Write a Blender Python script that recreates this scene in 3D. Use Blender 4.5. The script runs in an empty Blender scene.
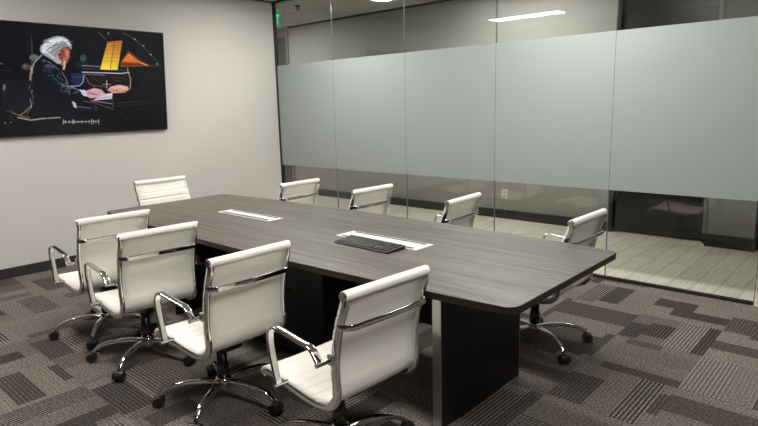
# meeting room with a glass partition, conference table and white office chairs
# tuning values
LEATHER = (240, 236, 227)
WALL = (206, 202, 196)
WALLD = (26, 26, 26)
CORRW = (164, 162, 155)
FILM = (172, 180, 177)
FILM_T = (190, 196, 194)
FILM_F = .2
CARP = [(50, 45, 44), (84, 77, 73), (122, 113, 106), (154, 145, 135)]
PLANK = (236, 228, 210)
LIGHTS = [(1.51, -3.68, 46), (1.51, -.88, 42), (4.05, -.88, 50), (4.05, -3.68, 44), (6.3, -.88, 14), (6.3, -3.68, 58)]
LCOL = (1, .97, .93, 1)
CCOL = (1, .98, .95, 1)
CORRX = [(-1.7, .72, 20), (2.6, 1.0, 27)]
SCREEN = 1.0
EXPOSURE = 0
PAINT = [
  ('l',(24,29,36),0.0034,[(0.2763,0.0592),(0.2698,0.2487)]),
  ('l',(38,45,52),0.0034,[(0.2919,0.0688),(0.2848,0.2712)]),
  ('l',(60,68,72),0.0034,[(0.2937,0.1275),(0.2892,0.2828)]),
  ('l',(30,36,44),0.0034,[(0.5891,0.0667),(0.5845,0.2715)]),
  ('l',(24,28,36),0.0034,[(0.6114,0.0512),(0.6076,0.2438)]),
  ('l',(24,28,34),0.0034,[(0.4917,0.1038),(0.49,0.2287)]),
  ('l',(20,24,30),0.0034,[(0.5707,0.0943),(0.5682,0.2472)]),
  ('p',(17,19,26),None,[(0.1366,0.5051),(0.2713,0.5013),(0.2561,0.7845),(0.1208,0.7788)]),
  ('p',(70,60,62),None,[(0.2763,0.3823),(0.2726,0.3982),(0.2642,0.4102),(0.2533,0.4149),(0.2429,0.4112),(0.2358,0.4002),(0.2339,0.3848),(0.2375,0.3691),(0.2459,0.3572),(0.2567,0.3523),(0.2671,0.3558),(0.2743,0.3668)]),
  ('p',(110,90,80),None,[(0.259,0.3785),(0.2574,0.387),(0.2538,0.3934),(0.2494,0.3959),(0.2451,0.3939),(0.2423,0.3879),(0.2416,0.3796),(0.2432,0.3711),(0.2467,0.3648),(0.2512,0.3622),(0.2554,0.3642),(0.2583,0.3702)]),
  ('p',(85,100,98),None,[(0.3163,0.2975),(0.3127,0.3123),(0.3041,0.3235),(0.2931,0.3282),(0.2825,0.3251),(0.2753,0.3151),(0.2732,0.3009),(0.2768,0.2862),(0.2852,0.275),(0.2962,0.2703),(0.3068,0.2732),(0.3142,0.2832)]),
  ('p',(60,72,76),None,[(0.5536,0.2868),(0.5505,0.3049),(0.5436,0.3185),(0.5348,0.3239),(0.5265,0.3197),(0.5208,0.307),(0.5194,0.2894),(0.5224,0.2713),(0.5293,0.2578),(0.538,0.2523),(0.5464,0.2564),(0.5521,0.269)]),
  ('p',(28,32,40),None,[(0.4993,0.3289),(0.5564,0.3199),(0.564,0.3761),(0.4925,0.3852)]),
  ('l',(120,165,165),0.0034,[(0.1449,0.3619),(0.1507,0.3639)]),
  ('p',(110,106,95),None,[(0.1532,0.5687),(0.1515,0.583),(0.1487,0.5935),(0.1455,0.5973),(0.1428,0.5935),(0.1412,0.5831),(0.1412,0.5688),(0.1428,0.5546),(0.1456,0.5441),(0.1488,0.5403),(0.1516,0.544),(0.1532,0.5544)]),
  ('l',(60,70,70),0.0017,[(0.1414,0.4228),(0.1892,0.4204)]),
  ('p',(13,15,23),None,[(0.3374,0.2619),(0.2962,0.3184),(0.2682,0.4407),(0.2566,0.5871),(0.2627,0.7102),(0.2644,0.8224),(0.4545,0.8401),(0.5206,0.801),(0.5068,0.6898),(0.5389,0.6166),(0.4681,0.5496),(0.4516,0.4582),(0.4281,0.3786),(0.3978,0.3109)]),
  ('l',(175,170,150),0.00425,[(0.3315,0.2769),(0.2949,0.3426),(0.2748,0.4356),(0.2662,0.5015)]),
  ('l',(120,118,110),0.00255,[(0.3143,0.288),(0.2803,0.3797),(0.265,0.4772)]),
  ('l',(90,100,120),0.0034,[(0.3321,0.3157),(0.3698,0.3425),(0.4093,0.4046)]),
  ('l',(120,130,150),0.00255,[(0.3419,0.3761),(0.3635,0.3626),(0.3832,0.3911)]),
  ('l',(70,80,100),0.00255,[(0.3557,0.4123),(0.3747,0.4014)]),
  ('l',(130,140,165),0.00255,[(0.4219,0.4216),(0.4429,0.4965),(0.4481,0.5601)]),
  ('l',(150,160,185),0.00255,[(0.4035,0.5228),(0.4373,0.5552),(0.4704,0.5598)]),
  ('l',(165,175,195),0.00255,[(0.4648,0.5599),(0.4971,0.5906),(0.5266,0.6009)]),
  ('l',(105,115,140),0.00255,[(0.4408,0.5398),(0.4497,0.5857),(0.4503,0.632)]),
  ('l',(95,105,130),0.0017,[(0.3971,0.4602),(0.4261,0.5046)]),
  ('l',(120,130,150),0.00255,[(0.4733,0.6165),(0.5007,0.6062)]),
  ('l',(100,110,130),0.0017,[(0.4193,0.5605),(0.4037,0.6013)]),
  ('l',(160,158,140),0.00255,[(0.2583,0.673),(0.2614,0.7102),(0.2577,0.7547)]),
  ('l',(140,132,120),0.0034,[(0.2616,0.73),(0.2308,0.7835),(0.2013,0.8191)]),
  ('l',(120,115,105),0.0017,[(0.2547,0.7646),(0.2345,0.8084)]),
  ('p',(146,88,74),None,[(0.4102,0.2212),(0.4468,0.188),(0.4677,0.2058),(0.4706,0.2605),(0.4574,0.3066),(0.4423,0.3377),(0.4178,0.3393),(0.4035,0.2759)]),
  ('p',(222,120,90),None,[(0.4535,0.2171),(0.4695,0.2256),(0.4625,0.2862),(0.4492,0.3072),(0.4459,0.2625)]),
  ('p',(92,34,32),None,[(0.4173,0.2402),(0.4396,0.2234),(0.4427,0.2728),(0.4276,0.3038),(0.4151,0.2849)]),
  ('l',(225,140,120),0.00136,[(0.4227,0.2397),(0.4328,0.2537),(0.4289,0.2788)]),
  ('l',(235,170,140),0.00136,[(0.4356,0.3082),(0.4515,0.317)]),
  ('p',(150,154,160),None,[(0.3346,0.267),(0.326,0.2339),(0.3306,0.195),(0.3474,0.1691),(0.3647,0.1335),(0.392,0.1085),(0.4164,0.0957),(0.4483,0.0991),(0.4715,0.126),(0.4829,0.1744),(0.4782,0.2148),(0.4657,0.1911),(0.444,0.1883),(0.421,0.2202),(0.4083,0.2607),(0.4139,0.3098),(0.4205,0.3391),(0.4039,0.3502),(0.3816,0.317),(0.3567,0.2895)]),
  ('l',(226,232,236),0.00221,[(0.333,0.2478),(0.3516,0.188),(0.3876,0.1454),(0.4366,0.1202),(0.4675,0.1512)]),
  ('l',(206,214,222),0.00323,[(0.3377,0.2498),(0.3565,0.1857),(0.3919,0.1449),(0.4388,0.1224),(0.4685,0.1535)]),
  ('l',(226,232,236),0.00425,[(0.3425,0.2518),(0.3615,0.1833),(0.3962,0.1444),(0.4411,0.1246),(0.4694,0.1559)]),
  ('l',(206,214,222),0.00221,[(0.348,0.2392),(0.3665,0.181),(0.4005,0.1439),(0.4433,0.1268),(0.4703,0.1583)]),
  ('l',(226,232,236),0.00323,[(0.3527,0.2412),(0.3715,0.1787),(0.4048,0.1434),(0.4456,0.129),(0.4712,0.1607)]),
  ('l',(206,214,222),0.00425,[(0.3575,0.2432),(0.3765,0.1763),(0.4091,0.1429),(0.4478,0.1312),(0.4721,0.1631)]),
  ('l',(226,232,236),0.00221,[(0.363,0.2305),(0.3815,0.1739),(0.4134,0.1424),(0.4501,0.1334),(0.473,0.1655)]),
  ('l',(206,214,222),0.00323,[(0.3678,0.2325),(0.3866,0.1716),(0.4178,0.1419),(0.4523,0.1356),(0.4739,0.1679)]),
  ('l',(226,232,236),0.00425,[(0.3726,0.2345),(0.3916,0.1692),(0.4221,0.1414),(0.4546,0.1378),(0.4748,0.1702)]),
  ('l',(240,246,250),0.00425,[(0.3544,0.1829),(0.3881,0.1356),(0.4263,0.1116),(0.4603,0.1322)]),
  ('l',(245,245,245),0.0034,[(0.3371,0.2184),(0.3464,0.1885),(0.3656,0.1672)]),
  ('l',(70,64,74),0.00255,[(0.3686,0.2105),(0.3991,0.1782),(0.4261,0.1704),(0.4534,0.1626)]),
  ('l',(92,80,84),0.00255,[(0.3771,0.2487),(0.3996,0.2222),(0.4222,0.1954)]),
  ('l',(60,60,70),0.00204,[(0.3571,0.231),(0.3738,0.21),(0.3873,0.2038)]),
  ('l',(90,80,86),0.00204,[(0.3939,0.2816),(0.4037,0.2464),(0.4156,0.2207)]),
  ('l',(80,72,80),0.0017,[(0.4054,0.158),(0.4383,0.1396),(0.4596,0.1471)]),
  ('l',(228,230,232),0.0034,[(0.3462,0.2417),(0.3685,0.2641),(0.3879,0.2969)]),
  ('l',(210,190,186),0.00255,[(0.3862,0.2773),(0.4005,0.3107)]),
  ('l',(236,214,200),0.0034,[(0.4029,0.3155),(0.4205,0.3391)]),
  ('l',(180,205,196),0.00255,[(0.4046,0.3352),(0.4252,0.3538)]),
  ('p',(196,150,116),None,[(0.4289,0.3336),(0.4485,0.3223),(0.4417,0.3779),(0.4364,0.4033),(0.4282,0.4037),(0.4313,0.3684)]),
  ('l',(236,206,172),0.0017,[(0.4398,0.3329),(0.4342,0.3933)]),
  ('l',(190,120,90),0.0017,[(0.4287,0.3386),(0.4282,0.4037)]),
  ('l',(150,190,225),0.00255,[(0.4265,0.1067),(0.4555,0.1179)]),
  ('l',(96,50,46),0.0026,[(0.4224,0.2792),(0.4219,0.2817)]),
  ('l',(226,170,146),0.00165,[(0.4419,0.3177),(0.4369,0.3329)]),
  ('l',(226,170,146),0.00185,[(0.4344,0.3103),(0.4407,0.3018)]),
  ('l',(226,170,146),0.00235,[(0.4154,0.3214),(0.4188,0.3082)]),
  ('l',(96,50,46),0.0024,[(0.4526,0.282),(0.4582,0.2746)]),
  ('l',(226,170,146),0.00231,[(0.4412,0.319),(0.4483,0.3153)]),
  ('l',(150,86,72),0.00254,[(0.4559,0.2656),(0.4498,0.2552)]),
  ('l',(226,170,146),0.0024,[(0.419,0.3255),(0.4248,0.3227)]),
  ('l',(172,104,86),0.00212,[(0.4571,0.2797),(0.4579,0.2918)]),
  ('l',(96,50,46),0.00271,[(0.4463,0.3196),(0.4496,0.3092)]),
  ('l',(172,104,86),0.0021,[(0.4567,0.3228),(0.4606,0.3138)]),
  ('l',(96,50,46),0.00145,[(0.457,0.2797),(0.4565,0.2839)]),
  ('l',(190,126,106),0.00187,[(0.4378,0.2561),(0.4324,0.2504)]),
  ('l',(190,126,106),0.00215,[(0.4517,0.313),(0.4562,0.309)]),
  ('l',(96,50,46),0.00201,[(0.4427,0.2783),(0.4512,0.2719)]),
  ('l',(190,126,106),0.00265,[(0.4128,0.286),(0.4207,0.2792)]),
  ('l',(96,50,46),0.00173,[(0.4231,0.295),(0.43,0.3064)]),
  ('l',(172,104,86),0.00183,[(0.431,0.2694),(0.4367,0.2743)]),
  ('l',(172,104,86),0.00167,[(0.4123,0.3268),(0.4141,0.3331)]),
  ('l',(96,50,46),0.00203,[(0.4639,0.2641),(0.4654,0.2494)]),
  ('l',(190,126,106),0.00182,[(0.4325,0.2823),(0.4345,0.2712)]),
  ('l',(96,50,46),0.00226,[(0.4466,0.2541),(0.4439,0.2605)]),
  ('l',(190,126,106),0.00265,[(0.4544,0.2194),(0.4467,0.2163)]),
  ('l',(172,104,86),0.00174,[(0.4465,0.2504),(0.4445,0.245)]),
  ('l',(96,50,46),0.00241,[(0.4298,0.2842),(0.4229,0.2941)]),
  ('l',(150,86,72),0.00172,[(0.4647,0.2912),(0.4597,0.3007)]),
  ('l',(226,170,146),0.00221,[(0.4244,0.2402),(0.4177,0.2438)]),
  ('l',(150,86,72),0.00191,[(0.4634,0.2903),(0.4698,0.2799)]),
  ('l',(172,104,86),0.00193,[(0.4276,0.2904),(0.4237,0.2794)]),
  ('l',(172,104,86),0.00154,[(0.4413,0.2391),(0.4372,0.2486)]),
  ('l',(96,50,46),0.00213,[(0.4446,0.3062),(0.4433,0.3069)]),
  ('l',(206,160,150),0.00188,[(0.4587,0.2676),(0.4575,0.265)]),
  ('l',(190,126,106),0.00196,[(0.4645,0.2332),(0.4698,0.2364)]),
  ('l',(206,160,150),0.0016,[(0.4382,0.2796),(0.4417,0.2893)]),
  ('l',(96,50,46),0.00206,[(0.4474,0.2745),(0.4532,0.2848)]),
  ('l',(190,126,106),0.00245,[(0.4565,0.3235),(0.4484,0.3362)]),
  ('l',(226,170,146),0.00211,[(0.447,0.319),(0.4387,0.3269)]),
  ('l',(206,160,150),0.0013,[(0.4199,0.2528),(0.4211,0.2395)]),
  ('l',(150,86,72),0.00164,[(0.4642,0.2285),(0.4702,0.2273)]),
  ('l',(150,86,72),0.00145,[(0.4553,0.2555),(0.4622,0.2435)]),
  ('l',(150,86,72),0.00246,[(0.424,0.2496),(0.4158,0.2541)]),
  ('l',(96,50,46),0.00163,[(0.4616,0.2218),(0.4635,0.2222)]),
  ('l',(190,126,106),0.00251,[(0.4128,0.256),(0.4179,0.2421)]),
  ('l',(190,126,106),0.00251,[(0.4119,0.2734),(0.4052,0.274)]),
  ('l',(96,50,46),0.00183,[(0.4282,0.2537),(0.4267,0.248)]),
  ('l',(226,170,146),0.00145,[(0.4216,0.3278),(0.4222,0.3342)]),
  ('l',(120,116,124),0.00106,[(0.3911,0.1273),(0.4072,0.1143)]),
  ('l',(238,240,244),0.00166,[(0.4102,0.1713),(0.4259,0.1632)]),
  ('l',(90,86,92),0.00199,[(0.4039,0.1774),(0.4191,0.1755)]),
  ('l',(238,240,244),0.00184,[(0.3691,0.1455),(0.3821,0.1418)]),
  ('l',(176,178,186),0.00114,[(0.3441,0.1528),(0.3625,0.1349)]),
  ('l',(90,86,92),0.0017,[(0.4349,0.1865),(0.4542,0.1747)]),
  ('l',(238,240,244),0.0015,[(0.3527,0.1734),(0.3659,0.1654)]),
  ('l',(90,86,92),0.0012,[(0.4086,0.1654),(0.4203,0.1497)]),
  ('l',(90,86,92),0.00187,[(0.354,0.1943),(0.3749,0.1823)]),
  ('l',(120,116,124),0.00113,[(0.4473,0.117),(0.4671,0.0985)]),
  ('l',(120,116,124),0.00186,[(0.3484,0.1522),(0.3614,0.1477)]),
  ('l',(90,86,92),0.00128,[(0.3717,0.1736),(0.3894,0.1558)]),
  ('l',(90,86,92),0.00153,[(0.4109,0.1987),(0.4325,0.1894)]),
  ('l',(90,86,92),0.00118,[(0.4399,0.1283),(0.4558,0.1111)]),
  ('l',(90,86,92),0.00195,[(0.3608,0.1651),(0.3771,0.1558)]),
  ('l',(176,178,186),0.00179,[(0.4359,0.1309),(0.4487,0.1205)]),
  ('l',(176,178,186),0.0017,[(0.4626,0.1838),(0.4835,0.1713)]),
  ('l',(120,116,124),0.00133,[(0.4146,0.1997),(0.4289,0.1845)]),
  ('l',(120,116,124),0.00135,[(0.3655,0.1705),(0.3842,0.1661)]),
  ('l',(120,116,124),0.0015,[(0.4718,0.1515),(0.4927,0.1348)]),
  ('l',(238,240,244),0.00189,[(0.413,0.158),(0.4286,0.1437)]),
  ('l',(120,116,124),0.00193,[(0.4676,0.1509),(0.4864,0.1353)]),
  ('l',(176,178,186),0.00127,[(0.3499,0.1433),(0.3625,0.1375)]),
  ('l',(238,240,244),0.00194,[(0.3632,0.1819),(0.3771,0.1657)]),
  ('l',(238,240,244),0.00114,[(0.3809,0.1568),(0.395,0.1396)]),
  ('l',(176,178,186),0.00103,[(0.3446,0.1631),(0.3588,0.1542)]),
  ('l',(40,44,58),0.00118,[(0.3729,0.4723),(0.3815,0.47)]),
  ('l',(130,140,160),0.00093,[(0.3693,0.3727),(0.3817,0.3763)]),
  ('l',(130,140,160),0.00094,[(0.4326,0.5237),(0.4456,0.527)]),
  ('l',(130,140,160),0.0009,[(0.3957,0.5011),(0.4009,0.5142)]),
  ('l',(60,66,84),0.001,[(0.4221,0.5552),(0.4341,0.5667)]),
  ('l',(130,140,160),0.0014,[(0.3625,0.3347),(0.3717,0.3395)]),
  ('l',(60,66,84),0.00145,[(0.3505,0.4136),(0.3543,0.4129)]),
  ('l',(84,94,116),0.00108,[(0.3976,0.4728),(0.4036,0.4894)]),
  ('l',(130,140,160),0.00159,[(0.3347,0.3241),(0.3468,0.3293)]),
  ('l',(84,94,116),0.00098,[(0.4062,0.5529),(0.4148,0.565)]),
  ('l',(60,66,84),0.00133,[(0.4145,0.4498),(0.4243,0.4542)]),
  ('l',(40,44,58),0.00153,[(0.4298,0.6116),(0.4386,0.6108)]),
  ('l',(130,140,160),0.00088,[(0.3653,0.3698),(0.3756,0.3863)]),
  ('l',(130,140,160),0.00139,[(0.437,0.5969),(0.45,0.6093)]),
  ('l',(60,66,84),0.00147,[(0.3788,0.412),(0.3808,0.4261)]),
  ('l',(40,44,58),0.00102,[(0.4065,0.5143),(0.4177,0.5144)]),
  ('l',(84,94,116),0.00133,[(0.4422,0.5947),(0.4548,0.6124)]),
  ('l',(84,94,116),0.00087,[(0.3559,0.3811),(0.3647,0.3881)]),
  ('l',(130,140,160),0.00159,[(0.3674,0.454),(0.3775,0.452)]),
  ('l',(84,94,116),0.00148,[(0.4336,0.6057),(0.4394,0.6213)]),
  ('l',(60,66,84),0.00126,[(0.4565,0.5811),(0.4607,0.577)]),
  ('l',(40,44,58),0.00125,[(0.3266,0.3267),(0.3291,0.3424)]),
  ('l',(40,44,58),0.00149,[(0.3544,0.3478),(0.3613,0.3469)]),
  ('l',(130,140,160),0.00123,[(0.4465,0.5656),(0.453,0.5707)]),
  ('l',(130,140,160),0.00097,[(0.4595,0.5753),(0.4674,0.5751)]),
  ('l',(60,66,84),0.00139,[(0.3395,0.3825),(0.343,0.3924)]),
  ('l',(40,44,58),0.00123,[(0.3655,0.4838),(0.3719,0.4961)]),
  ('l',(84,94,116),0.00162,[(0.3308,0.3399),(0.3426,0.3401)]),
  ('l',(84,94,116),0.00114,[(0.3617,0.4238),(0.3659,0.42)]),
  ('l',(40,44,58),0.00152,[(0.4039,0.5567),(0.4167,0.5638)]),
  ('l',(130,140,160),0.00112,[(0.3753,0.4706),(0.3783,0.4764)]),
  ('l',(84,94,116),0.00087,[(0.3455,0.3235),(0.353,0.3299)]),
  ('l',(40,44,58),0.00114,[(0.3516,0.37),(0.3591,0.3733)]),
  ('l',(40,44,58),0.00092,[(0.4003,0.5343),(0.4054,0.5506)]),
  ('l',(40,44,58),0.001,[(0.3379,0.351),(0.3476,0.3635)]),
  ('l',(130,140,160),0.00153,[(0.4287,0.5991),(0.436,0.6053)]),
  ('l',(40,44,58),0.00166,[(0.4038,0.5528),(0.407,0.552)]),
  ('l',(84,94,116),0.00112,[(0.4338,0.4993),(0.4425,0.5144)]),
  ('l',(40,44,58),0.00161,[(0.3417,0.31),(0.3518,0.3125)]),
  ('l',(84,94,116),0.00114,[(0.3542,0.4249),(0.3598,0.4308)]),
  ('l',(60,66,84),0.00165,[(0.4131,0.5738),(0.4164,0.5937)]),
  ('l',(40,44,58),0.00128,[(0.334,0.3396),(0.3458,0.3417)]),
  ('l',(84,94,116),0.00089,[(0.4467,0.5702),(0.458,0.5804)]),
  ('l',(130,140,160),0.00092,[(0.4117,0.6074),(0.4195,0.608)]),
  ('l',(130,140,160),0.00119,[(0.4319,0.5714),(0.4413,0.5861)]),
  ('l',(40,44,58),0.00103,[(0.3817,0.4062),(0.3898,0.4124)]),
  ('l',(40,44,58),0.00149,[(0.3974,0.5168),(0.4095,0.5288)]),
  ('l',(60,66,84),0.00106,[(0.3852,0.3923),(0.397,0.3882)]),
  ('l',(130,140,160),0.00099,[(0.3545,0.3754),(0.3663,0.3877)]),
  ('l',(40,44,58),0.00116,[(0.4541,0.5812),(0.4585,0.5921)]),
  ('l',(40,44,58),0.0017,[(0.3912,0.4865),(0.4037,0.4884)]),
  ('l',(60,66,84),0.0011,[(0.4284,0.5508),(0.4363,0.5618)]),
  ('l',(40,44,58),0.00088,[(0.3444,0.3256),(0.3519,0.325)]),
  ('l',(40,44,58),0.00123,[(0.4064,0.5405),(0.4109,0.5476)]),
  ('l',(130,140,160),0.00165,[(0.4162,0.5418),(0.4228,0.5605)]),
  ('l',(130,140,160),0.00109,[(0.4069,0.4352),(0.4138,0.4521)]),
  ('l',(84,94,116),0.00086,[(0.417,0.5289),(0.4267,0.5274)]),
  ('l',(40,44,58),0.00115,[(0.3519,0.2956),(0.3644,0.2987)]),
  ('l',(130,140,160),0.00122,[(0.3944,0.4588),(0.401,0.4548)]),
  ('l',(60,66,84),0.00142,[(0.3764,0.4642),(0.3837,0.477)]),
  ('l',(60,66,84),0.00163,[(0.3505,0.3847),(0.3615,0.3852)]),
  ('l',(130,140,160),0.00132,[(0.3537,0.396),(0.3593,0.3949)]),
  ('l',(40,44,58),0.00125,[(0.3346,0.3745),(0.3432,0.3919)]),
  ('l',(60,66,84),0.0011,[(0.4305,0.5463),(0.4341,0.5447)]),
  ('l',(40,44,58),0.00124,[(0.4092,0.5845),(0.4204,0.5909)]),
  ('l',(84,94,116),0.0012,[(0.4292,0.5778),(0.4406,0.5938)]),
  ('l',(84,94,116),0.00126,[(0.4472,0.5437),(0.4524,0.5566)]),
  ('l',(130,140,160),0.00088,[(0.4195,0.597),(0.4269,0.6111)]),
  ('l',(130,140,160),0.001,[(0.4257,0.5404),(0.4319,0.5563)]),
  ('l',(130,140,160),0.00112,[(0.3537,0.4593),(0.3604,0.4611)]),
  ('l',(84,94,116),0.00127,[(0.3311,0.4129),(0.343,0.4255)]),
  ('l',(84,94,116),0.00139,[(0.3941,0.5345),(0.4059,0.5294)]),
  ('l',(130,140,160),0.00169,[(0.3829,0.3701),(0.3904,0.3719)]),
  ('l',(60,66,84),0.00097,[(0.3806,0.4834),(0.393,0.4825)]),
  ('l',(60,66,84),0.00118,[(0.4549,0.6178),(0.4592,0.6288)]),
  ('l',(60,66,84),0.00089,[(0.3728,0.384),(0.3852,0.3916)]),
  ('l',(84,94,116),0.00109,[(0.3572,0.4273),(0.3612,0.4257)]),
  ('l',(84,94,116),0.00164,[(0.3352,0.4057),(0.3376,0.4097)]),
  ('l',(40,44,58),0.00094,[(0.3461,0.3342),(0.3572,0.3401)]),
  ('l',(40,44,58),0.00133,[(0.4162,0.5658),(0.4236,0.5744)]),
  ('l',(60,66,84),0.00149,[(0.3804,0.4824),(0.3856,0.496)]),
  ('l',(60,66,84),0.00112,[(0.4072,0.5686),(0.4191,0.5667)]),
  ('l',(60,66,84),0.00095,[(0.3803,0.5071),(0.3823,0.5238)]),
  ('l',(130,140,160),0.00093,[(0.4439,0.5653),(0.4524,0.5714)]),
  ('l',(130,140,160),0.00139,[(0.3505,0.3578),(0.3587,0.3696)]),
  ('l',(130,140,160),0.00109,[(0.4307,0.5278),(0.4442,0.5293)]),
  ('l',(130,140,160),0.00147,[(0.3417,0.3882),(0.3467,0.3937)]),
  ('l',(60,66,84),0.00169,[(0.3448,0.3917),(0.3527,0.3972)]),
  ('l',(130,140,160),0.0009,[(0.3834,0.4939),(0.395,0.4982)]),
  ('l',(40,44,58),0.0016,[(0.4417,0.5747),(0.4484,0.5917)]),
  ('l',(90,86,78),0.00129,[(0.2677,0.6119),(0.2647,0.6326)]),
  ('l',(150,146,130),0.00155,[(0.2719,0.7042),(0.2704,0.7196)]),
  ('l',(150,146,130),0.0019,[(0.2772,0.4536),(0.2751,0.474)]),
  ('l',(190,184,165),0.00195,[(0.2785,0.3735),(0.2743,0.4012)]),
  ('l',(150,146,130),0.00138,[(0.2738,0.6668),(0.2697,0.6797)]),
  ('l',(90,86,78),0.00102,[(0.268,0.691),(0.2652,0.7145)]),
  ('l',(150,146,130),0.00136,[(0.2843,0.3368),(0.2793,0.3559)]),
  ('l',(90,86,78),0.00118,[(0.276,0.5089),(0.2728,0.5312)]),
  ('l',(190,184,165),0.0012,[(0.2744,0.4821),(0.2715,0.5076)]),
  ('l',(150,146,130),0.00138,[(0.2743,0.628),(0.2686,0.6623)]),
  ('l',(90,86,78),0.00194,[(0.2848,0.3133),(0.281,0.3254)]),
  ('l',(190,184,165),0.00112,[(0.2713,0.588),(0.2682,0.6137)]),
  ('l',(190,184,165),0.00088,[(0.2639,0.7277),(0.2579,0.7504)]),
  ('l',(150,146,130),0.00183,[(0.2641,0.548),(0.2582,0.5802)]),
  ('l',(90,86,78),0.00164,[(0.2726,0.4654),(0.2691,0.4802)]),
  ('l',(150,146,130),0.00154,[(0.2845,0.42),(0.2814,0.4424)]),
  ('l',(190,184,165),0.00187,[(0.2832,0.4275),(0.2786,0.4424)]),
  ('l',(90,86,78),0.0016,[(0.2904,0.31),(0.2863,0.3405)]),
  ('l',(90,86,78),0.00099,[(0.2801,0.3674),(0.2745,0.387)]),
  ('l',(150,146,130),0.00124,[(0.2798,0.3804),(0.2769,0.4115)]),
  ('l',(150,146,130),0.00133,[(0.2724,0.5977),(0.2696,0.6119)]),
  ('l',(190,184,165),0.002,[(0.2788,0.3982),(0.2743,0.4131)]),
  ('l',(150,146,130),0.00114,[(0.275,0.4228),(0.2707,0.4379)]),
  ('l',(150,146,130),0.00166,[(0.2708,0.593),(0.2668,0.6175)]),
  ('p',(26,38,66),None,[(0.4678,0.4372),(0.5331,0.4242),(0.5325,0.5018),(0.4909,0.5415),(0.4662,0.5291)]),
  ('l',(60,80,120),0.00255,[(0.4689,0.4728),(0.5286,0.4605)]),
  ('l',(175,180,205),0.0034,[(0.4567,0.5549),(0.5047,0.549),(0.5263,0.5123),(0.5346,0.4241)]),
  ('p',(22,15,18),None,[(0.5303,0.4243),(0.7841,0.4294),(0.7907,0.5143),(0.7676,0.6167),(0.6784,0.7201),(0.5617,0.696),(0.5424,0.538)]),
  ('l',(150,148,150),0.0034,[(0.529,0.3576),(0.6292,0.3621)]),
  ('l',(92,86,92),0.00255,[(0.5277,0.3858),(0.7759,0.3916)]),
  ('l',(208,206,222),0.00425,[(0.5262,0.4193),(0.7399,0.4231),(0.7848,0.4103)]),
  ('l',(150,150,165),0.0017,[(0.5296,0.4398),(0.6468,0.443)]),
  ('l',(205,150,112),0.0034,[(0.7769,0.3644),(0.7767,0.4134)]),
  ('l',(190,150,122),0.00425,[(0.7813,0.4186),(0.7901,0.4868),(0.7821,0.5724),(0.7519,0.6084),(0.6981,0.6167)]),
  ('l',(142,106,104),0.00255,[(0.5365,0.4447),(0.5574,0.5273),(0.5828,0.5478),(0.6482,0.5576)]),
  ('l',(46,40,46),0.00123,[(0.6338,0.4722),(0.6443,0.477)]),
  ('l',(110,84,76),0.00108,[(0.7443,0.5642),(0.7825,0.5678)]),
  ('l',(150,130,126),0.00114,[(0.5745,0.6632),(0.613,0.6647)]),
  ('l',(46,40,46),0.00158,[(0.565,0.6332),(0.5781,0.6322)]),
  ('l',(46,40,46),0.00126,[(0.615,0.4638),(0.6399,0.469)]),
  ('l',(46,40,46),0.00155,[(0.6356,0.5662),(0.651,0.5619)]),
  ('l',(46,40,46),0.00135,[(0.7171,0.5836),(0.7481,0.5819)]),
  ('l',(46,40,46),0.00164,[(0.6052,0.542),(0.6268,0.5438)]),
  ('l',(46,40,46),0.00133,[(0.7194,0.544),(0.7366,0.5478)]),
  ('l',(70,48,44),0.00113,[(0.6668,0.5336),(0.6807,0.5403)]),
  ('l',(150,130,126),0.00102,[(0.6451,0.5807),(0.6666,0.5829)]),
  ('l',(150,130,126),0.00145,[(0.5557,0.4391),(0.5691,0.442)]),
  ('l',(70,48,44),0.00163,[(0.5523,0.5846),(0.5865,0.5859)]),
  ('l',(46,40,46),0.00143,[(0.6283,0.4395),(0.6443,0.437)]),
  ('l',(46,40,46),0.00122,[(0.581,0.4542),(0.5972,0.461)]),
  ('l',(110,84,76),0.00142,[(0.5687,0.5902),(0.5849,0.5882)]),
  ('l',(70,48,44),0.00093,[(0.6122,0.522),(0.6421,0.5261)]),
  ('l',(70,48,44),0.00113,[(0.58,0.5563),(0.6116,0.5528)]),
  ('l',(110,84,76),0.00117,[(0.6956,0.498),(0.7319,0.5017)]),
  ('l',(150,130,126),0.00168,[(0.648,0.6246),(0.6704,0.6233)]),
  ('l',(110,84,76),0.00089,[(0.5861,0.6882),(0.5999,0.6917)]),
  ('l',(110,84,76),0.00157,[(0.5726,0.6455),(0.6031,0.6454)]),
  ('l',(46,40,46),0.00102,[(0.5336,0.5861),(0.5466,0.5936)]),
  ('l',(46,40,46),0.00098,[(0.7122,0.5629),(0.7386,0.5663)]),
  ('l',(110,84,76),0.00092,[(0.6803,0.4659),(0.6918,0.4693)]),
  ('l',(150,130,126),0.00145,[(0.5445,0.6275),(0.5693,0.6311)]),
  ('l',(70,48,44),0.00091,[(0.6385,0.4717),(0.6683,0.471)]),
  ('l',(46,40,46),0.00156,[(0.5275,0.5219),(0.5468,0.5168)]),
  ('l',(150,130,126),0.00165,[(0.5821,0.4254),(0.6121,0.4271)]),
  ('l',(70,48,44),0.00114,[(0.6373,0.4897),(0.6533,0.4895)]),
  ('l',(92,50,40),0.00255,[(0.6917,0.4627),(0.7617,0.4739)]),
  ('l',(225,222,224),0.0017,[(0.6295,0.5338),(0.6736,0.533)]),
  ('l',(232,226,228),0.00255,[(0.6538,0.4933),(0.6508,0.5682)]),
  ('l',(70,44,40),0.0034,[(0.5717,0.4668),(0.614,0.5102)]),
  ('p',(218,154,134),None,[(0.6529,0.5897),(0.6727,0.5545),(0.72,0.5349),(0.7701,0.5505),(0.7769,0.5835),(0.7425,0.6057),(0.7012,0.6167),(0.6764,0.6166)]),
  ('l',(238,205,190),0.00255,[(0.6657,0.5762),(0.71,0.5513),(0.7537,0.5617)]),
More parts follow.
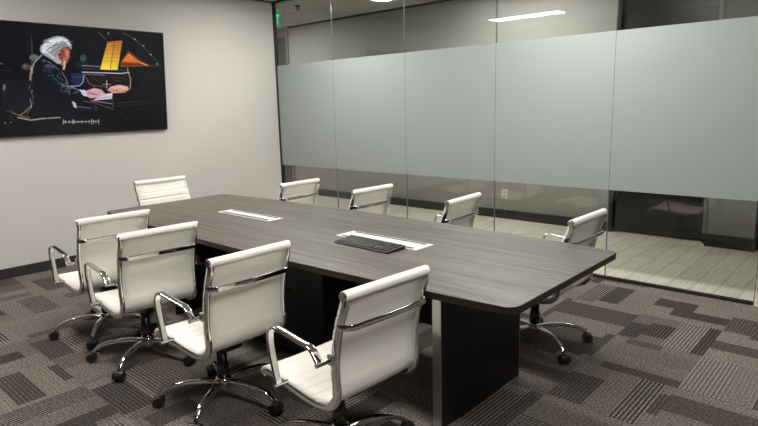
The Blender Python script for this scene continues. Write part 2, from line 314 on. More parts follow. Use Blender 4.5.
  ('l',(130,60,50),0.0017,[(0.6709,0.6004),(0.7179,0.5893)]),
  ('p',(200,198,216),None,[(0.6116,0.638),(0.6825,0.6166),(0.674,0.6764),(0.5707,0.6909)]),
  ('l',(120,110,130),0.0017,[(0.5847,0.6751),(0.6687,0.6546)]),
  ('l',(232,226,240),0.00255,[(0.6174,0.6434),(0.6759,0.6275)]),
  ('p',(204,158,170),None,[(0.531,0.6009),(0.5819,0.569),(0.6199,0.5846),(0.6451,0.6328),(0.614,0.6541),(0.557,0.6694),(0.532,0.6428)]),
  ('l',(238,212,226),0.0034,[(0.5663,0.5902),(0.604,0.606),(0.6269,0.6327)]),
  ('l',(120,60,72),0.00255,[(0.5474,0.6218),(0.5851,0.6325)]),
  ('l',(120,70,82),0.0017,[(0.5654,0.6113),(0.6027,0.6379)]),
  ('p',(206,212,235),None,[(0.503,0.5854),(0.5343,0.5904),(0.5373,0.6534),(0.5178,0.6375)]),
  ('l',(90,100,130),0.0017,[(0.508,0.6009),(0.5296,0.6323)]),
  ('p',(9,8,10),None,[(0.679,0.6275),(0.7389,0.6167),(0.7392,0.6938),(0.6813,0.7256)]),
  ('l',(196,160,150),0.00255,[(0.559,0.6907),(0.6736,0.7254)]),
  ('l',(150,122,112),0.0017,[(0.5181,0.6952),(0.5829,0.7178),(0.6791,0.7804)]),
  ('l',(96,62,56),0.0017,[(0.6815,0.7202),(0.7769,0.714),(0.8633,0.6989)]),
  ('l',(74,50,48),0.0017,[(0.6836,0.7476),(0.776,0.7392),(0.8929,0.7252)]),
  ('l',(120,100,96),0.0017,[(0.6825,0.6166),(0.6756,0.7913)]),
  ('l',(130,125,135),0.00255,[(0.4688,0.7151),(0.4814,0.7468),(0.5587,0.7652)]),
  ('p',(180,186,196),None,[(0.4585,0.6941),(0.4775,0.7101),(0.4835,0.7626),(0.4671,0.7516)]),
  ('p',(30,26,30),None,[(0.5942,0.7665),(0.5916,0.7852),(0.5861,0.7988),(0.5792,0.8036),(0.5728,0.7983),(0.5685,0.7843),(0.5675,0.7655),(0.5701,0.7469),(0.5756,0.7333),(0.5824,0.7285),(0.5889,0.7337),(0.5932,0.7476)]),
  ('l',(88,80,84),0.0017,[(0.5716,0.7389),(0.5908,0.7771)]),
  ('l',(116,62,60),0.00136,[(0.5481,0.6061),(0.5937,0.6379)]),
  ('l',(116,62,60),0.00136,[(0.5602,0.5955),(0.6096,0.6166)]),
  ('l',(116,62,60),0.00136,[(0.5867,0.5954),(0.6334,0.622)]),
  ('l',(116,62,60),0.00136,[(0.6593,0.5843),(0.6969,0.5678)]),
  ('l',(116,62,60),0.00136,[(0.677,0.6004),(0.734,0.5783)]),
  ('l',(116,62,60),0.00136,[(0.7014,0.6112),(0.7526,0.5891)]),
  ('l',(116,62,60),0.00136,[(0.6649,0.595),(0.6781,0.5734)]),
  ('l',(244,214,206),0.00153,[(0.5656,0.606),(0.5974,0.6219)]),
  ('l',(244,214,206),0.00153,[(0.5953,0.6007),(0.6271,0.6273)]),
  ('l',(244,214,206),0.00153,[(0.6873,0.5733),(0.7349,0.5564)]),
  ('l',(244,214,206),0.00153,[(0.7179,0.5893),(0.7628,0.5726)]),
  ('p',(186,112,44),(248,226,70),[(0.6719,0.1236),(0.7103,0.1089),(0.6762,0.3912),(0.6221,0.3887)]),
  ('p',(176,104,42),(240,214,58),[(0.7118,0.1087),(0.757,0.0983),(0.7178,0.3891),(0.6777,0.3911)]),
  ('l',(120,62,24),0.00255,[(0.7101,0.1141),(0.6762,0.3912)]),
  ('l',(120,72,30),0.0017,[(0.6715,0.134),(0.7053,0.1199)]),
  ('l',(130,76,30),0.0017,[(0.7158,0.124),(0.7517,0.1148)]),
  ('l',(150,92,34),0.00127,[(0.6672,0.1657),(0.7008,0.157)]),
  ('l',(150,92,34),0.00127,[(0.71,0.1561),(0.744,0.1526)]),
  ('l',(150,92,34),0.00127,[(0.6589,0.2029),(0.6963,0.1942)]),
  ('l',(150,92,34),0.00127,[(0.7039,0.1935),(0.7376,0.1903)]),
  ('l',(150,92,34),0.00127,[(0.6507,0.2402),(0.6917,0.2314)]),
  ('l',(150,92,34),0.00127,[(0.6979,0.2309),(0.7312,0.228)]),
  ('l',(150,92,34),0.00127,[(0.6424,0.2774),(0.6872,0.2687)]),
  ('l',(150,92,34),0.00127,[(0.6918,0.2683),(0.7248,0.2658)]),
  ('l',(150,92,34),0.00127,[(0.6341,0.3146),(0.6827,0.306)]),
  ('l',(150,92,34),0.00127,[(0.6857,0.3058),(0.7183,0.3035)]),
  ('p',(120,58,22),None,[(0.7377,0.3182),(0.7895,0.1962),(0.8447,0.2729),(0.9157,0.3372),(0.7362,0.3559)]),
  ('p',(226,110,30),None,[(0.7443,0.3071),(0.7837,0.2235),(0.8152,0.2805),(0.8368,0.3117)]),
  ('l',(252,214,150),0.00297,[(0.7883,0.2285),(0.8187,0.2748),(0.8532,0.3106),(0.8924,0.3303)]),
  ('l',(60,26,14),0.00255,[(0.7467,0.3284),(0.856,0.327)]),
  ('l',(150,90,60),0.0017,[(0.7362,0.3559),(0.9774,0.3335)]),
  ('l',(125,122,118),0.0017,[(0.6281,0.0363),(0.6779,0.1229)]),
  ('l',(110,108,104),0.0017,[(0.7647,0.0183),(0.8226,0.0747),(0.8816,0.1549),(0.929,0.2388),(0.9707,0.3255)]),
  ('l',(80,78,78),0.00127,[(0.7549,0.0301),(0.7982,0.0457)]),
  ('p',(215,208,190),None,[(0.8832,0.1356),(0.8826,0.1387),(0.8809,0.141),(0.8787,0.1421),(0.8766,0.1415),(0.8751,0.1394),(0.8746,0.1365),(0.8753,0.1334),(0.877,0.1311),(0.8791,0.13),(0.8813,0.1306),(0.8828,0.1327)]),
  ('p',(215,208,190),None,[(0.9238,0.2226),(0.9231,0.2257),(0.9214,0.228),(0.9192,0.229),(0.917,0.2284),(0.9155,0.2263),(0.915,0.2233),(0.9157,0.2202),(0.9173,0.2178),(0.9196,0.2168),(0.9217,0.2175),(0.9233,0.2196)]),
  ('p',(215,208,190),None,[(0.9583,0.315),(0.9576,0.3181),(0.9559,0.3205),(0.9536,0.3215),(0.9514,0.3208),(0.9499,0.3186),(0.9494,0.3155),(0.9501,0.3124),(0.9518,0.31),(0.954,0.3091),(0.9562,0.3097),(0.9578,0.3119)]),
  ('p',(215,208,190),None,[(0.833,0.0789),(0.8324,0.0819),(0.8308,0.0843),(0.8286,0.0853),(0.8266,0.0847),(0.8251,0.0828),(0.8246,0.0799),(0.8253,0.0768),(0.8269,0.0745),(0.829,0.0734),(0.8311,0.074),(0.8326,0.076)]),
  ('p',(215,208,190),None,[(0.6852,0.0391),(0.6846,0.042),(0.6831,0.0443),(0.6811,0.0453),(0.6792,0.0448),(0.6778,0.0429),(0.6774,0.0401),(0.678,0.0372),(0.6796,0.0349),(0.6815,0.0339),(0.6835,0.0344),(0.6848,0.0363)]),
  ('l',(185,176,165),0.00425,[(0.1929,0.8359),(0.2519,0.8643),(0.3043,0.8523),(0.393,0.8471)]),
  ('l',(128,120,112),0.0034,[(0.1684,0.7906),(0.2134,0.8272),(0.2456,0.8389)]),
  ('l',(90,84,80),0.00255,[(0.1447,0.7798),(0.1741,0.7762)]),
  ('l',(70,66,64),0.0017,[(0.1547,0.8167),(0.1762,0.8694)]),
  ('p',(130,128,130),None,[(0.1377,0.8816),(0.137,0.8852),(0.1355,0.8877),(0.1337,0.8886),(0.1319,0.8875),(0.1308,0.8847),(0.1305,0.8811),(0.1312,0.8775),(0.1326,0.8749),(0.1345,0.874),(0.1363,0.8751),(0.1374,0.8779)]),
  ('p',(110,108,112),None,[(0.1622,0.8783),(0.1615,0.882),(0.16,0.8846),(0.1582,0.8854),(0.1564,0.8843),(0.1552,0.8815),(0.1549,0.8778),(0.1556,0.8742),(0.1571,0.8716),(0.159,0.8707),(0.1608,0.8719),(0.1619,0.8746)]),
  ('p',(81,73,81),None,[(0.8389,0.7782),(0.8384,0.7804),(0.8373,0.782),(0.8358,0.7825),(0.8344,0.7819),(0.8334,0.7802),(0.8331,0.778),(0.8335,0.7758),(0.8347,0.7743),(0.8361,0.7737),(0.8376,0.7744),(0.8386,0.776)]),
  ('p',(60,54,60),None,[(0.9273,0.4428),(0.9269,0.4449),(0.9257,0.4464),(0.9242,0.447),(0.9227,0.4465),(0.9217,0.4451),(0.9214,0.443),(0.9218,0.441),(0.923,0.4394),(0.9245,0.4388),(0.9259,0.4393),(0.927,0.4408)]),
  ('p',(60,54,60),None,[(0.9193,0.4826),(0.919,0.4845),(0.9183,0.4859),(0.9174,0.4864),(0.9165,0.4859),(0.9159,0.4846),(0.9157,0.4827),(0.916,0.4808),(0.9167,0.4794),(0.9176,0.4788),(0.9185,0.4793),(0.9191,0.4807)]),
  ('p',(44,39,44),None,[(0.8371,0.4388),(0.8368,0.4412),(0.8361,0.443),(0.8352,0.4436),(0.8343,0.443),(0.8337,0.4413),(0.8336,0.439),(0.8339,0.4366),(0.8346,0.4348),(0.8355,0.4341),(0.8364,0.4347),(0.837,0.4365)]),
  ('p',(81,73,81),None,[(0.8834,0.5052),(0.8831,0.5072),(0.8825,0.5087),(0.8816,0.5092),(0.8809,0.5087),(0.8803,0.5073),(0.8802,0.5053),(0.8805,0.5033),(0.8811,0.5018),(0.8819,0.5013),(0.8827,0.5018),(0.8832,0.5032)]),
  ('p',(86,77,86),None,[(0.7274,0.4379),(0.7272,0.4393),(0.7266,0.4403),(0.7258,0.4407),(0.725,0.4404),(0.7244,0.4394),(0.7243,0.4381),(0.7245,0.4367),(0.7252,0.4356),(0.726,0.4352),(0.7267,0.4356),(0.7273,0.4366)]),
  ('p',(48,43,48),None,[(0.9305,0.8446),(0.93,0.8465),(0.9289,0.8479),(0.9273,0.8483),(0.9258,0.8477),(0.9247,0.8462),(0.9244,0.8443),(0.9249,0.8423),(0.926,0.841),(0.9276,0.8405),(0.9291,0.8411),(0.9302,0.8426)]),
  ('p',(91,82,91),None,[(0.8611,0.5267),(0.8606,0.5292),(0.8597,0.531),(0.8584,0.5317),(0.8572,0.5311),(0.8563,0.5293),(0.8561,0.5268),(0.8565,0.5243),(0.8575,0.5225),(0.8587,0.5218),(0.86,0.5225),(0.8608,0.5243)]),
  ('p',(53,48,53),None,[(0.9145,0.57),(0.9142,0.5714),(0.9136,0.5724),(0.9127,0.5727),(0.9119,0.5724),(0.9113,0.5714),(0.9112,0.5701),(0.9114,0.5687),(0.9121,0.5677),(0.9129,0.5673),(0.9137,0.5677),(0.9143,0.5687)]),
  ('p',(69,62,69),None,[(0.7072,0.5732),(0.7069,0.5752),(0.7064,0.5766),(0.7058,0.5772),(0.7052,0.5767),(0.7048,0.5752),(0.7047,0.5732),(0.7049,0.5712),(0.7054,0.5697),(0.7061,0.5691),(0.7067,0.5697),(0.7071,0.5711)]),
  ('p',(83,74,83),None,[(0.7739,0.5765),(0.7735,0.578),(0.7728,0.5792),(0.7717,0.5796),(0.7707,0.5792),(0.77,0.578),(0.7698,0.5765),(0.7701,0.575),(0.7709,0.5738),(0.7719,0.5734),(0.7729,0.5738),(0.7737,0.5749)]),
  ('p',(33,30,33),None,[(0.8037,0.7596),(0.8033,0.7607),(0.8022,0.7615),(0.8007,0.7618),(0.7992,0.7615),(0.7982,0.7606),(0.7979,0.7594),(0.7983,0.7583),(0.7994,0.7574),(0.8009,0.7572),(0.8023,0.7575),(0.8033,0.7584)]),
  ('p',(31,28,31),None,[(0.8696,0.8284),(0.8692,0.8301),(0.8681,0.8313),(0.8668,0.8316),(0.8655,0.8311),(0.8645,0.8299),(0.8642,0.8282),(0.8646,0.8265),(0.8656,0.8253),(0.867,0.825),(0.8683,0.8255),(0.8693,0.8267)]),
  ('p',(33,29,33),None,[(0.8382,0.4369),(0.8379,0.4394),(0.8372,0.4412),(0.8364,0.4419),(0.8356,0.4412),(0.8351,0.4395),(0.835,0.4371),(0.8353,0.4346),(0.8359,0.4328),(0.8367,0.4321),(0.8375,0.4328),(0.838,0.4345)]),
  ('p',(90,81,90),None,[(0.7324,0.7809),(0.7319,0.7825),(0.7309,0.7836),(0.7295,0.7839),(0.7281,0.7835),(0.7271,0.7823),(0.7268,0.7807),(0.7273,0.7791),(0.7283,0.778),(0.7297,0.7776),(0.7311,0.7781),(0.7321,0.7793)]),
  ('p',(80,72,80),None,[(0.7738,0.6752),(0.7735,0.6774),(0.7729,0.679),(0.7722,0.6795),(0.7715,0.6789),(0.771,0.6774),(0.7709,0.6752),(0.7712,0.6731),(0.7718,0.6715),(0.7725,0.6709),(0.7732,0.6715),(0.7737,0.6731)]),
  ('p',(32,29,32),None,[(0.8819,0.8361),(0.8815,0.8374),(0.8804,0.8382),(0.8789,0.8385),(0.8774,0.8381),(0.8763,0.8371),(0.876,0.8358),(0.8764,0.8345),(0.8776,0.8337),(0.879,0.8334),(0.8805,0.8338),(0.8816,0.8348)]),
  ('p',(89,80,89),None,[(0.7693,0.715),(0.7689,0.7174),(0.7682,0.7191),(0.7672,0.7197),(0.7664,0.7191),(0.7657,0.7173),(0.7656,0.7149),(0.7659,0.7125),(0.7667,0.7108),(0.7676,0.7101),(0.7685,0.7108),(0.7691,0.7126)]),
  ('p',(50,45,50),None,[(0.8249,0.5772),(0.8246,0.5784),(0.824,0.5793),(0.8232,0.5797),(0.8224,0.5793),(0.8218,0.5785),(0.8217,0.5772),(0.8219,0.576),(0.8226,0.5751),(0.8234,0.5748),(0.8242,0.5751),(0.8247,0.576)]),
  ('p',(94,85,94),None,[(0.7207,0.7498),(0.7205,0.751),(0.7199,0.7518),(0.7191,0.7521),(0.7184,0.7518),(0.7179,0.7509),(0.7177,0.7497),(0.7179,0.7486),(0.7185,0.7477),(0.7193,0.7474),(0.7201,0.7478),(0.7206,0.7487)]),
  ('p',(56,50,56),None,[(0.9355,0.6816),(0.9352,0.6836),(0.9345,0.6851),(0.9336,0.6856),(0.9327,0.6851),(0.9321,0.6836),(0.9319,0.6816),(0.9322,0.6796),(0.9329,0.6781),(0.9338,0.6776),(0.9347,0.6781),(0.9353,0.6796)]),
  ('p',(57,51,57),None,[(0.8943,0.6442),(0.894,0.6466),(0.8934,0.6484),(0.8927,0.649),(0.892,0.6484),(0.8915,0.6466),(0.8914,0.6442),(0.8917,0.6417),(0.8922,0.6399),(0.893,0.6393),(0.8937,0.6399),(0.8942,0.6417)]),
  ('p',(84,76,84),None,[(0.6962,0.6601),(0.696,0.6622),(0.6954,0.6637),(0.6946,0.6643),(0.6939,0.6637),(0.6935,0.6621),(0.6934,0.6601),(0.6936,0.658),(0.6942,0.6564),(0.695,0.6559),(0.6957,0.6565),(0.6961,0.658)]),
  ('p',(81,73,81),None,[(0.924,0.7278),(0.9238,0.7296),(0.9232,0.7308),(0.9224,0.7313),(0.9216,0.7308),(0.9211,0.7295),(0.9209,0.7277),(0.9212,0.7259),(0.9218,0.7246),(0.9226,0.7242),(0.9234,0.7247),(0.9239,0.726)]),
  ('p',(49,44,49),None,[(0.7186,0.8214),(0.7182,0.8239),(0.7174,0.8257),(0.7164,0.8263),(0.7154,0.8256),(0.7148,0.8237),(0.7146,0.8212),(0.7149,0.8187),(0.7157,0.8169),(0.7168,0.8163),(0.7177,0.817),(0.7184,0.8189)]),
  ('p',(59,53,59),None,[(0.8937,0.8926),(0.8933,0.8948),(0.8925,0.8964),(0.8914,0.8969),(0.8903,0.8962),(0.8895,0.8946),(0.8893,0.8923),(0.8897,0.8901),(0.8905,0.8886),(0.8916,0.888),(0.8927,0.8887),(0.8935,0.8904)]),
  ('p',(56,50,56),None,[(0.8086,0.5674),(0.8084,0.5691),(0.8078,0.5703),(0.807,0.5707),(0.8062,0.5703),(0.8057,0.5691),(0.8055,0.5675),(0.8058,0.5658),(0.8064,0.5646),(0.8072,0.5642),(0.808,0.5646),(0.8085,0.5658)]),
  ('p',(70,63,70),None,[(0.93,0.8869),(0.9296,0.8886),(0.9287,0.8897),(0.9276,0.8901),(0.9265,0.8896),(0.9257,0.8883),(0.9254,0.8866),(0.9258,0.885),(0.9267,0.8838),(0.9278,0.8835),(0.9289,0.884),(0.9297,0.8852)]),
  ('p',(80,72,80),None,[(0.7148,0.56),(0.7144,0.5615),(0.7134,0.5627),(0.712,0.5632),(0.7108,0.5627),(0.7099,0.5616),(0.7096,0.56),(0.71,0.5584),(0.711,0.5573),(0.7123,0.5568),(0.7136,0.5572),(0.7145,0.5584)]),
  ('p',(75,67,75),None,[(0.8799,0.7955),(0.8795,0.7977),(0.8785,0.7993),(0.8772,0.7998),(0.876,0.7992),(0.8752,0.7975),(0.8749,0.7953),(0.8753,0.7931),(0.8763,0.7915),(0.8775,0.7909),(0.8788,0.7915),(0.8796,0.7932)]),
  ('p',(48,43,48),None,[(0.7735,0.7585),(0.7732,0.7607),(0.7723,0.7623),(0.7713,0.7629),(0.7703,0.7622),(0.7696,0.7606),(0.7694,0.7584),(0.7697,0.7562),(0.7705,0.7546),(0.7716,0.7541),(0.7726,0.7547),(0.7733,0.7563)]),
  ('p',(91,82,91),None,[(0.8629,0.5682),(0.8625,0.5702),(0.8616,0.5716),(0.8604,0.5721),(0.8592,0.5716),(0.8583,0.5702),(0.8581,0.5683),(0.8585,0.5663),(0.8594,0.5649),(0.8606,0.5644),(0.8618,0.5649),(0.8627,0.5663)]),
  ('p',(46,41,46),None,[(0.6911,0.6843),(0.6907,0.686),(0.6898,0.6872),(0.6887,0.6877),(0.6876,0.6872),(0.6868,0.6859),(0.6865,0.6842),(0.6869,0.6825),(0.6878,0.6812),(0.689,0.6808),(0.6901,0.6812),(0.6909,0.6825)]),
  ('p',(81,73,81),None,[(0.8893,0.735),(0.889,0.7371),(0.8882,0.7386),(0.8872,0.7391),(0.8863,0.7386),(0.8856,0.737),(0.8854,0.7349),(0.8857,0.7329),(0.8865,0.7314),(0.8875,0.7309),(0.8884,0.7314),(0.8891,0.733)]),
  ('p',(52,47,52),None,[(0.8668,0.8203),(0.8664,0.8227),(0.8653,0.8244),(0.8639,0.825),(0.8625,0.8243),(0.8616,0.8225),(0.8613,0.8201),(0.8617,0.8177),(0.8628,0.816),(0.8642,0.8154),(0.8656,0.8161),(0.8665,0.8179)]),
  ('p',(92,82,92),None,[(0.8511,0.8901),(0.8508,0.892),(0.8499,0.8934),(0.8488,0.8938),(0.8477,0.8932),(0.8469,0.8918),(0.8467,0.8899),(0.8471,0.888),(0.8479,0.8866),(0.8491,0.8862),(0.8501,0.8868),(0.8509,0.8882)]),
  ('p',(90,81,90),None,[(0.7228,0.8178),(0.7225,0.8199),(0.7217,0.8214),(0.7207,0.8219),(0.7197,0.8213),(0.719,0.8197),(0.7188,0.8177),(0.7191,0.8156),(0.7199,0.8141),(0.721,0.8136),(0.722,0.8142),(0.7226,0.8158)]),
  ('p',(41,37,41),None,[(0.8636,0.7737),(0.8632,0.7756),(0.8622,0.777),(0.8608,0.7775),(0.8595,0.777),(0.8586,0.7755),(0.8583,0.7735),(0.8587,0.7715),(0.8597,0.7701),(0.8611,0.7696),(0.8624,0.7702),(0.8633,0.7717)]),
  ('p',(70,63,70),None,[(0.8546,0.6276),(0.8542,0.6296),(0.8532,0.6311),(0.8519,0.6316),(0.8506,0.6311),(0.8497,0.6296),(0.8494,0.6276),(0.8498,0.6255),(0.8508,0.6241),(0.8522,0.6235),(0.8534,0.6241),(0.8544,0.6256)]),
  ('p',(40,36,40),None,[(0.8743,0.4441),(0.874,0.4462),(0.8731,0.4477),(0.8721,0.4483),(0.8711,0.4477),(0.8704,0.4463),(0.8702,0.4443),(0.8705,0.4422),(0.8713,0.4407),(0.8724,0.4402),(0.8734,0.4407),(0.8741,0.4421)]),
  ('p',(71,63,71),None,[(0.7376,0.7489),(0.7374,0.7506),(0.7369,0.7519),(0.7362,0.7524),(0.7355,0.7519),(0.7351,0.7506),(0.735,0.7488),(0.7352,0.747),(0.7357,0.7458),(0.7364,0.7453),(0.7371,0.7458),(0.7375,0.7471)]),
  ('p',(38,34,38),None,[(0.7507,0.4606),(0.7504,0.462),(0.7497,0.463),(0.7488,0.4634),(0.748,0.463),(0.7473,0.4621),(0.7472,0.4608),(0.7474,0.4594),(0.7481,0.4584),(0.749,0.458),(0.7499,0.4584),(0.7505,0.4593)]),
  ('p',(60,54,60),None,[(0.7432,0.4526),(0.7428,0.4545),(0.7421,0.4559),(0.7412,0.4565),(0.7402,0.456),(0.7396,0.4546),(0.7394,0.4527),(0.7398,0.4508),(0.7405,0.4493),(0.7414,0.4488),(0.7424,0.4493),(0.743,0.4507)]),
  ('p',(88,79,88),None,[(0.8371,0.5425),(0.8369,0.5442),(0.8364,0.5454),(0.8357,0.5459),(0.8351,0.5454),(0.8346,0.5442),(0.8345,0.5425),(0.8347,0.5409),(0.8353,0.5396),(0.8359,0.5392),(0.8366,0.5396),(0.837,0.5408)]),
  ('p',(37,33,37),None,[(0.7582,0.6224),(0.7578,0.624),(0.7568,0.6252),(0.7555,0.6256),(0.7542,0.6252),(0.7533,0.624),(0.753,0.6224),(0.7534,0.6208),(0.7544,0.6196),(0.7557,0.6191),(0.757,0.6196),(0.7579,0.6208)]),
  ('p',(36,32,36),None,[(0.6956,0.7146),(0.6952,0.7162),(0.6944,0.7173),(0.6933,0.7177),(0.6923,0.7172),(0.6916,0.7161),(0.6914,0.7145),(0.6917,0.713),(0.6925,0.7118),(0.6936,0.7114),(0.6946,0.7119),(0.6953,0.713)]),
  ('p',(83,74,83),None,[(0.8238,0.88),(0.8234,0.8823),(0.8226,0.884),(0.8216,0.8845),(0.8206,0.8838),(0.8199,0.8821),(0.8197,0.8798),(0.8201,0.8775),(0.8209,0.8759),(0.8219,0.8753),(0.8229,0.876),(0.8236,0.8777)]),
  ('p',(39,35,39),None,[(0.8492,0.6036),(0.8489,0.6055),(0.848,0.6069),(0.8468,0.6074),(0.8456,0.6069),(0.8448,0.6055),(0.8446,0.6036),(0.845,0.6017),(0.8459,0.6003),(0.847,0.5997),(0.8482,0.6003),(0.849,0.6017)]),
  ('p',(69,62,69),None,[(0.9213,0.8904),(0.921,0.8928),(0.9202,0.8946),(0.9191,0.8952),(0.9182,0.8945),(0.9175,0.8926),(0.9173,0.8901),(0.9177,0.8877),(0.9184,0.8859),(0.9195,0.8853),(0.9204,0.886),(0.9211,0.8879)]),
  ('p',(66,60,66),None,[(0.6963,0.4865),(0.6959,0.4878),(0.6951,0.4887),(0.694,0.4891),(0.6929,0.4888),(0.6921,0.4879),(0.6919,0.4866),(0.6922,0.4853),(0.6931,0.4844),(0.6942,0.484),(0.6953,0.4843),(0.696,0.4852)]),
  ('p',(54,48,54),None,[(0.8373,0.8489),(0.8369,0.8504),(0.8362,0.8514),(0.8351,0.8518),(0.8341,0.8513),(0.8334,0.8502),(0.8332,0.8487),(0.8335,0.8473),(0.8343,0.8463),(0.8353,0.8459),(0.8363,0.8464),(0.837,0.8475)]),
  ('p',(54,49,54),None,[(0.7519,0.8825),(0.7514,0.8849),(0.7503,0.8866),(0.7489,0.8871),(0.7475,0.8864),(0.7465,0.8846),(0.7462,0.8821),(0.7467,0.8798),(0.7478,0.8781),(0.7493,0.8775),(0.7506,0.8782),(0.7516,0.8801)]),
  ('p',(93,84,93),None,[(0.839,0.5527),(0.8387,0.5544),(0.8379,0.5556),(0.8368,0.5561),(0.8357,0.5556),(0.835,0.5544),(0.8348,0.5527),(0.8351,0.551),(0.8359,0.5498),(0.837,0.5493),(0.8381,0.5497),(0.8388,0.551)]),
  ('p',(61,55,61),None,[(0.7575,0.8883),(0.7571,0.8901),(0.7565,0.8914),(0.7556,0.8918),(0.7547,0.8913),(0.7541,0.8899),(0.7539,0.8881),(0.7542,0.8864),(0.7549,0.8851),(0.7558,0.8846),(0.7567,0.8852),(0.7573,0.8865)]),
  ('p',(58,52,58),None,[(0.7156,0.7188),(0.7153,0.7209),(0.7146,0.7225),(0.7137,0.7231),(0.7129,0.7225),(0.7123,0.7209),(0.7122,0.7187),(0.7125,0.7165),(0.7132,0.7149),(0.7141,0.7144),(0.7149,0.715),(0.7155,0.7166)]),
  ('p',(64,58,64),None,[(0.9016,0.4364),(0.9013,0.4389),(0.9005,0.4407),(0.8996,0.4413),(0.8987,0.4407),(0.8981,0.439),(0.898,0.4365),(0.8983,0.4341),(0.899,0.4323),(0.8999,0.4316),(0.9008,0.4322),(0.9014,0.434)]),
  ('p',(47,42,47),None,[(0.8862,0.5454),(0.8859,0.5479),(0.8853,0.5498),(0.8844,0.5505),(0.8837,0.5498),(0.8831,0.548),(0.883,0.5454),(0.8833,0.5429),(0.8839,0.5411),(0.8848,0.5404),(0.8856,0.541),(0.8861,0.5429)]),
  ('p',(60,54,60),None,[(0.7581,0.7135),(0.7577,0.7154),(0.7568,0.7168),(0.7556,0.7173),(0.7545,0.7168),(0.7537,0.7153),(0.7535,0.7133),(0.7538,0.7114),(0.7547,0.71),(0.7559,0.7095),(0.7571,0.71),(0.7579,0.7115)]),
  ('p',(79,71,79),None,[(0.8786,0.486),(0.8782,0.4879),(0.8775,0.4893),(0.8766,0.4898),(0.8757,0.4894),(0.8751,0.488),(0.8749,0.4861),(0.8752,0.4843),(0.8759,0.4829),(0.8768,0.4823),(0.8777,0.4828),(0.8784,0.4842)]),
  ('p',(64,57,64),None,[(0.7736,0.5705),(0.7733,0.5721),(0.7725,0.5732),(0.7715,0.5737),(0.7705,0.5733),(0.7698,0.5721),(0.7696,0.5705),(0.7699,0.5689),(0.7707,0.5677),(0.7717,0.5673),(0.7727,0.5677),(0.7734,0.5689)]),
  ('p',(32,29,32),None,[(0.8715,0.7078),(0.8712,0.7096),(0.8705,0.7109),(0.8696,0.7113),(0.8687,0.7108),(0.8681,0.7095),(0.8679,0.7077),(0.8682,0.7059),(0.8689,0.7046),(0.8698,0.7042),(0.8707,0.7047),(0.8713,0.706)]),
  ('p',(65,58,65),None,[(0.9112,0.8511),(0.9109,0.8534),(0.9104,0.855),(0.9096,0.8556),(0.909,0.855),(0.9085,0.8533),(0.9084,0.851),(0.9086,0.8487),(0.9092,0.847),(0.9099,0.8465),(0.9106,0.8471),(0.9111,0.8488)]),
  ('p',(76,68,76),None,[(0.7919,0.6991),(0.7915,0.7009),(0.7906,0.7022),(0.7894,0.7027),(0.7883,0.7022),(0.7875,0.7008),(0.7872,0.699),(0.7876,0.6973),(0.7885,0.696),(0.7897,0.6955),(0.7908,0.696),(0.7917,0.6973)]),
  ('p',(55,49,55),None,[(0.919,0.611),(0.9186,0.6124),(0.9175,0.6135),(0.9161,0.6139),(0.9147,0.6135),(0.9137,0.6124),(0.9134,0.611),(0.9138,0.6096),(0.9149,0.6085),(0.9163,0.6082),(0.9177,0.6085),(0.9187,0.6096)]),
  ('p',(34,30,34),None,[(0.7554,0.8162),(0.755,0.8183),(0.7539,0.8198),(0.7526,0.8203),(0.7513,0.8197),(0.7504,0.8181),(0.7501,0.816),(0.7506,0.8139),(0.7516,0.8124),(0.7529,0.8119),(0.7542,0.8126),(0.7551,0.8141)]),
  ('p',(80,72,80),None,[(0.7984,0.5654),(0.798,0.5667),(0.797,0.5677),(0.7956,0.568),(0.7942,0.5677),(0.7932,0.5668),(0.7929,0.5655),(0.7933,0.5642),(0.7944,0.5632),(0.7958,0.5628),(0.7971,0.5632),(0.7981,0.5641)]),
  ('p',(62,56,62),None,[(0.8045,0.687),(0.8042,0.6883),(0.8035,0.6893),(0.8026,0.6896),(0.8017,0.6893),(0.801,0.6883),(0.8008,0.6869),(0.8011,0.6856),(0.8018,0.6846),(0.8028,0.6843),(0.8037,0.6847),(0.8043,0.6857)]),
  ('p',(34,31,34),None,[(0.8271,0.8108),(0.8268,0.8131),(0.8261,0.8148),(0.8252,0.8154),(0.8244,0.8147),(0.8238,0.813),(0.8237,0.8107),(0.824,0.8084),(0.8247,0.8068),(0.8256,0.8062),(0.8264,0.8068),(0.827,0.8085)]),
  ('p',(31,28,31),None,[(0.8832,0.7426),(0.8828,0.7451),(0.8818,0.7469),(0.8805,0.7476),(0.8792,0.7469),(0.8783,0.745),(0.878,0.7424),(0.8785,0.7399),(0.8795,0.7381),(0.8808,0.7374),(0.8821,0.7381),(0.8829,0.74)]),
  ('p',(33,29,33),None,[(0.9371,0.7622),(0.9367,0.7636),(0.9356,0.7647),(0.9342,0.765),(0.9328,0.7646),(0.9318,0.7635),(0.9314,0.762),(0.9318,0.7605),(0.9329,0.7595),(0.9344,0.7591),(0.9358,0.7596),(0.9368,0.7607)]),
  ('p',(30,30,34),None,[(0.3957,0.9963),(0.395,0.9988),(0.3934,1.0006),(0.3913,1.0011),(0.3893,1.0002),(0.3878,0.9982),(0.3874,0.9955),(0.3881,0.9929),(0.3897,0.9912),(0.3918,0.9907),(0.3938,0.9915),(0.3952,0.9936)]),
  ('p',(34,34,39),None,[(0.1939,0.8793),(0.1933,0.8818),(0.1918,0.8835),(0.19,0.884),(0.1881,0.8832),(0.1869,0.8813),(0.1865,0.8788),(0.1872,0.8764),(0.1886,0.8747),(0.1905,0.8742),(0.1923,0.8749),(0.1936,0.8768)]),
  ('p',(24,24,27),None,[(0.1972,0.9269),(0.1965,0.9294),(0.1951,0.9311),(0.1932,0.9316),(0.1913,0.9308),(0.1901,0.9289),(0.1897,0.9263),(0.1903,0.9239),(0.1918,0.9222),(0.1937,0.9217),(0.1955,0.9225),(0.1968,0.9244)]),
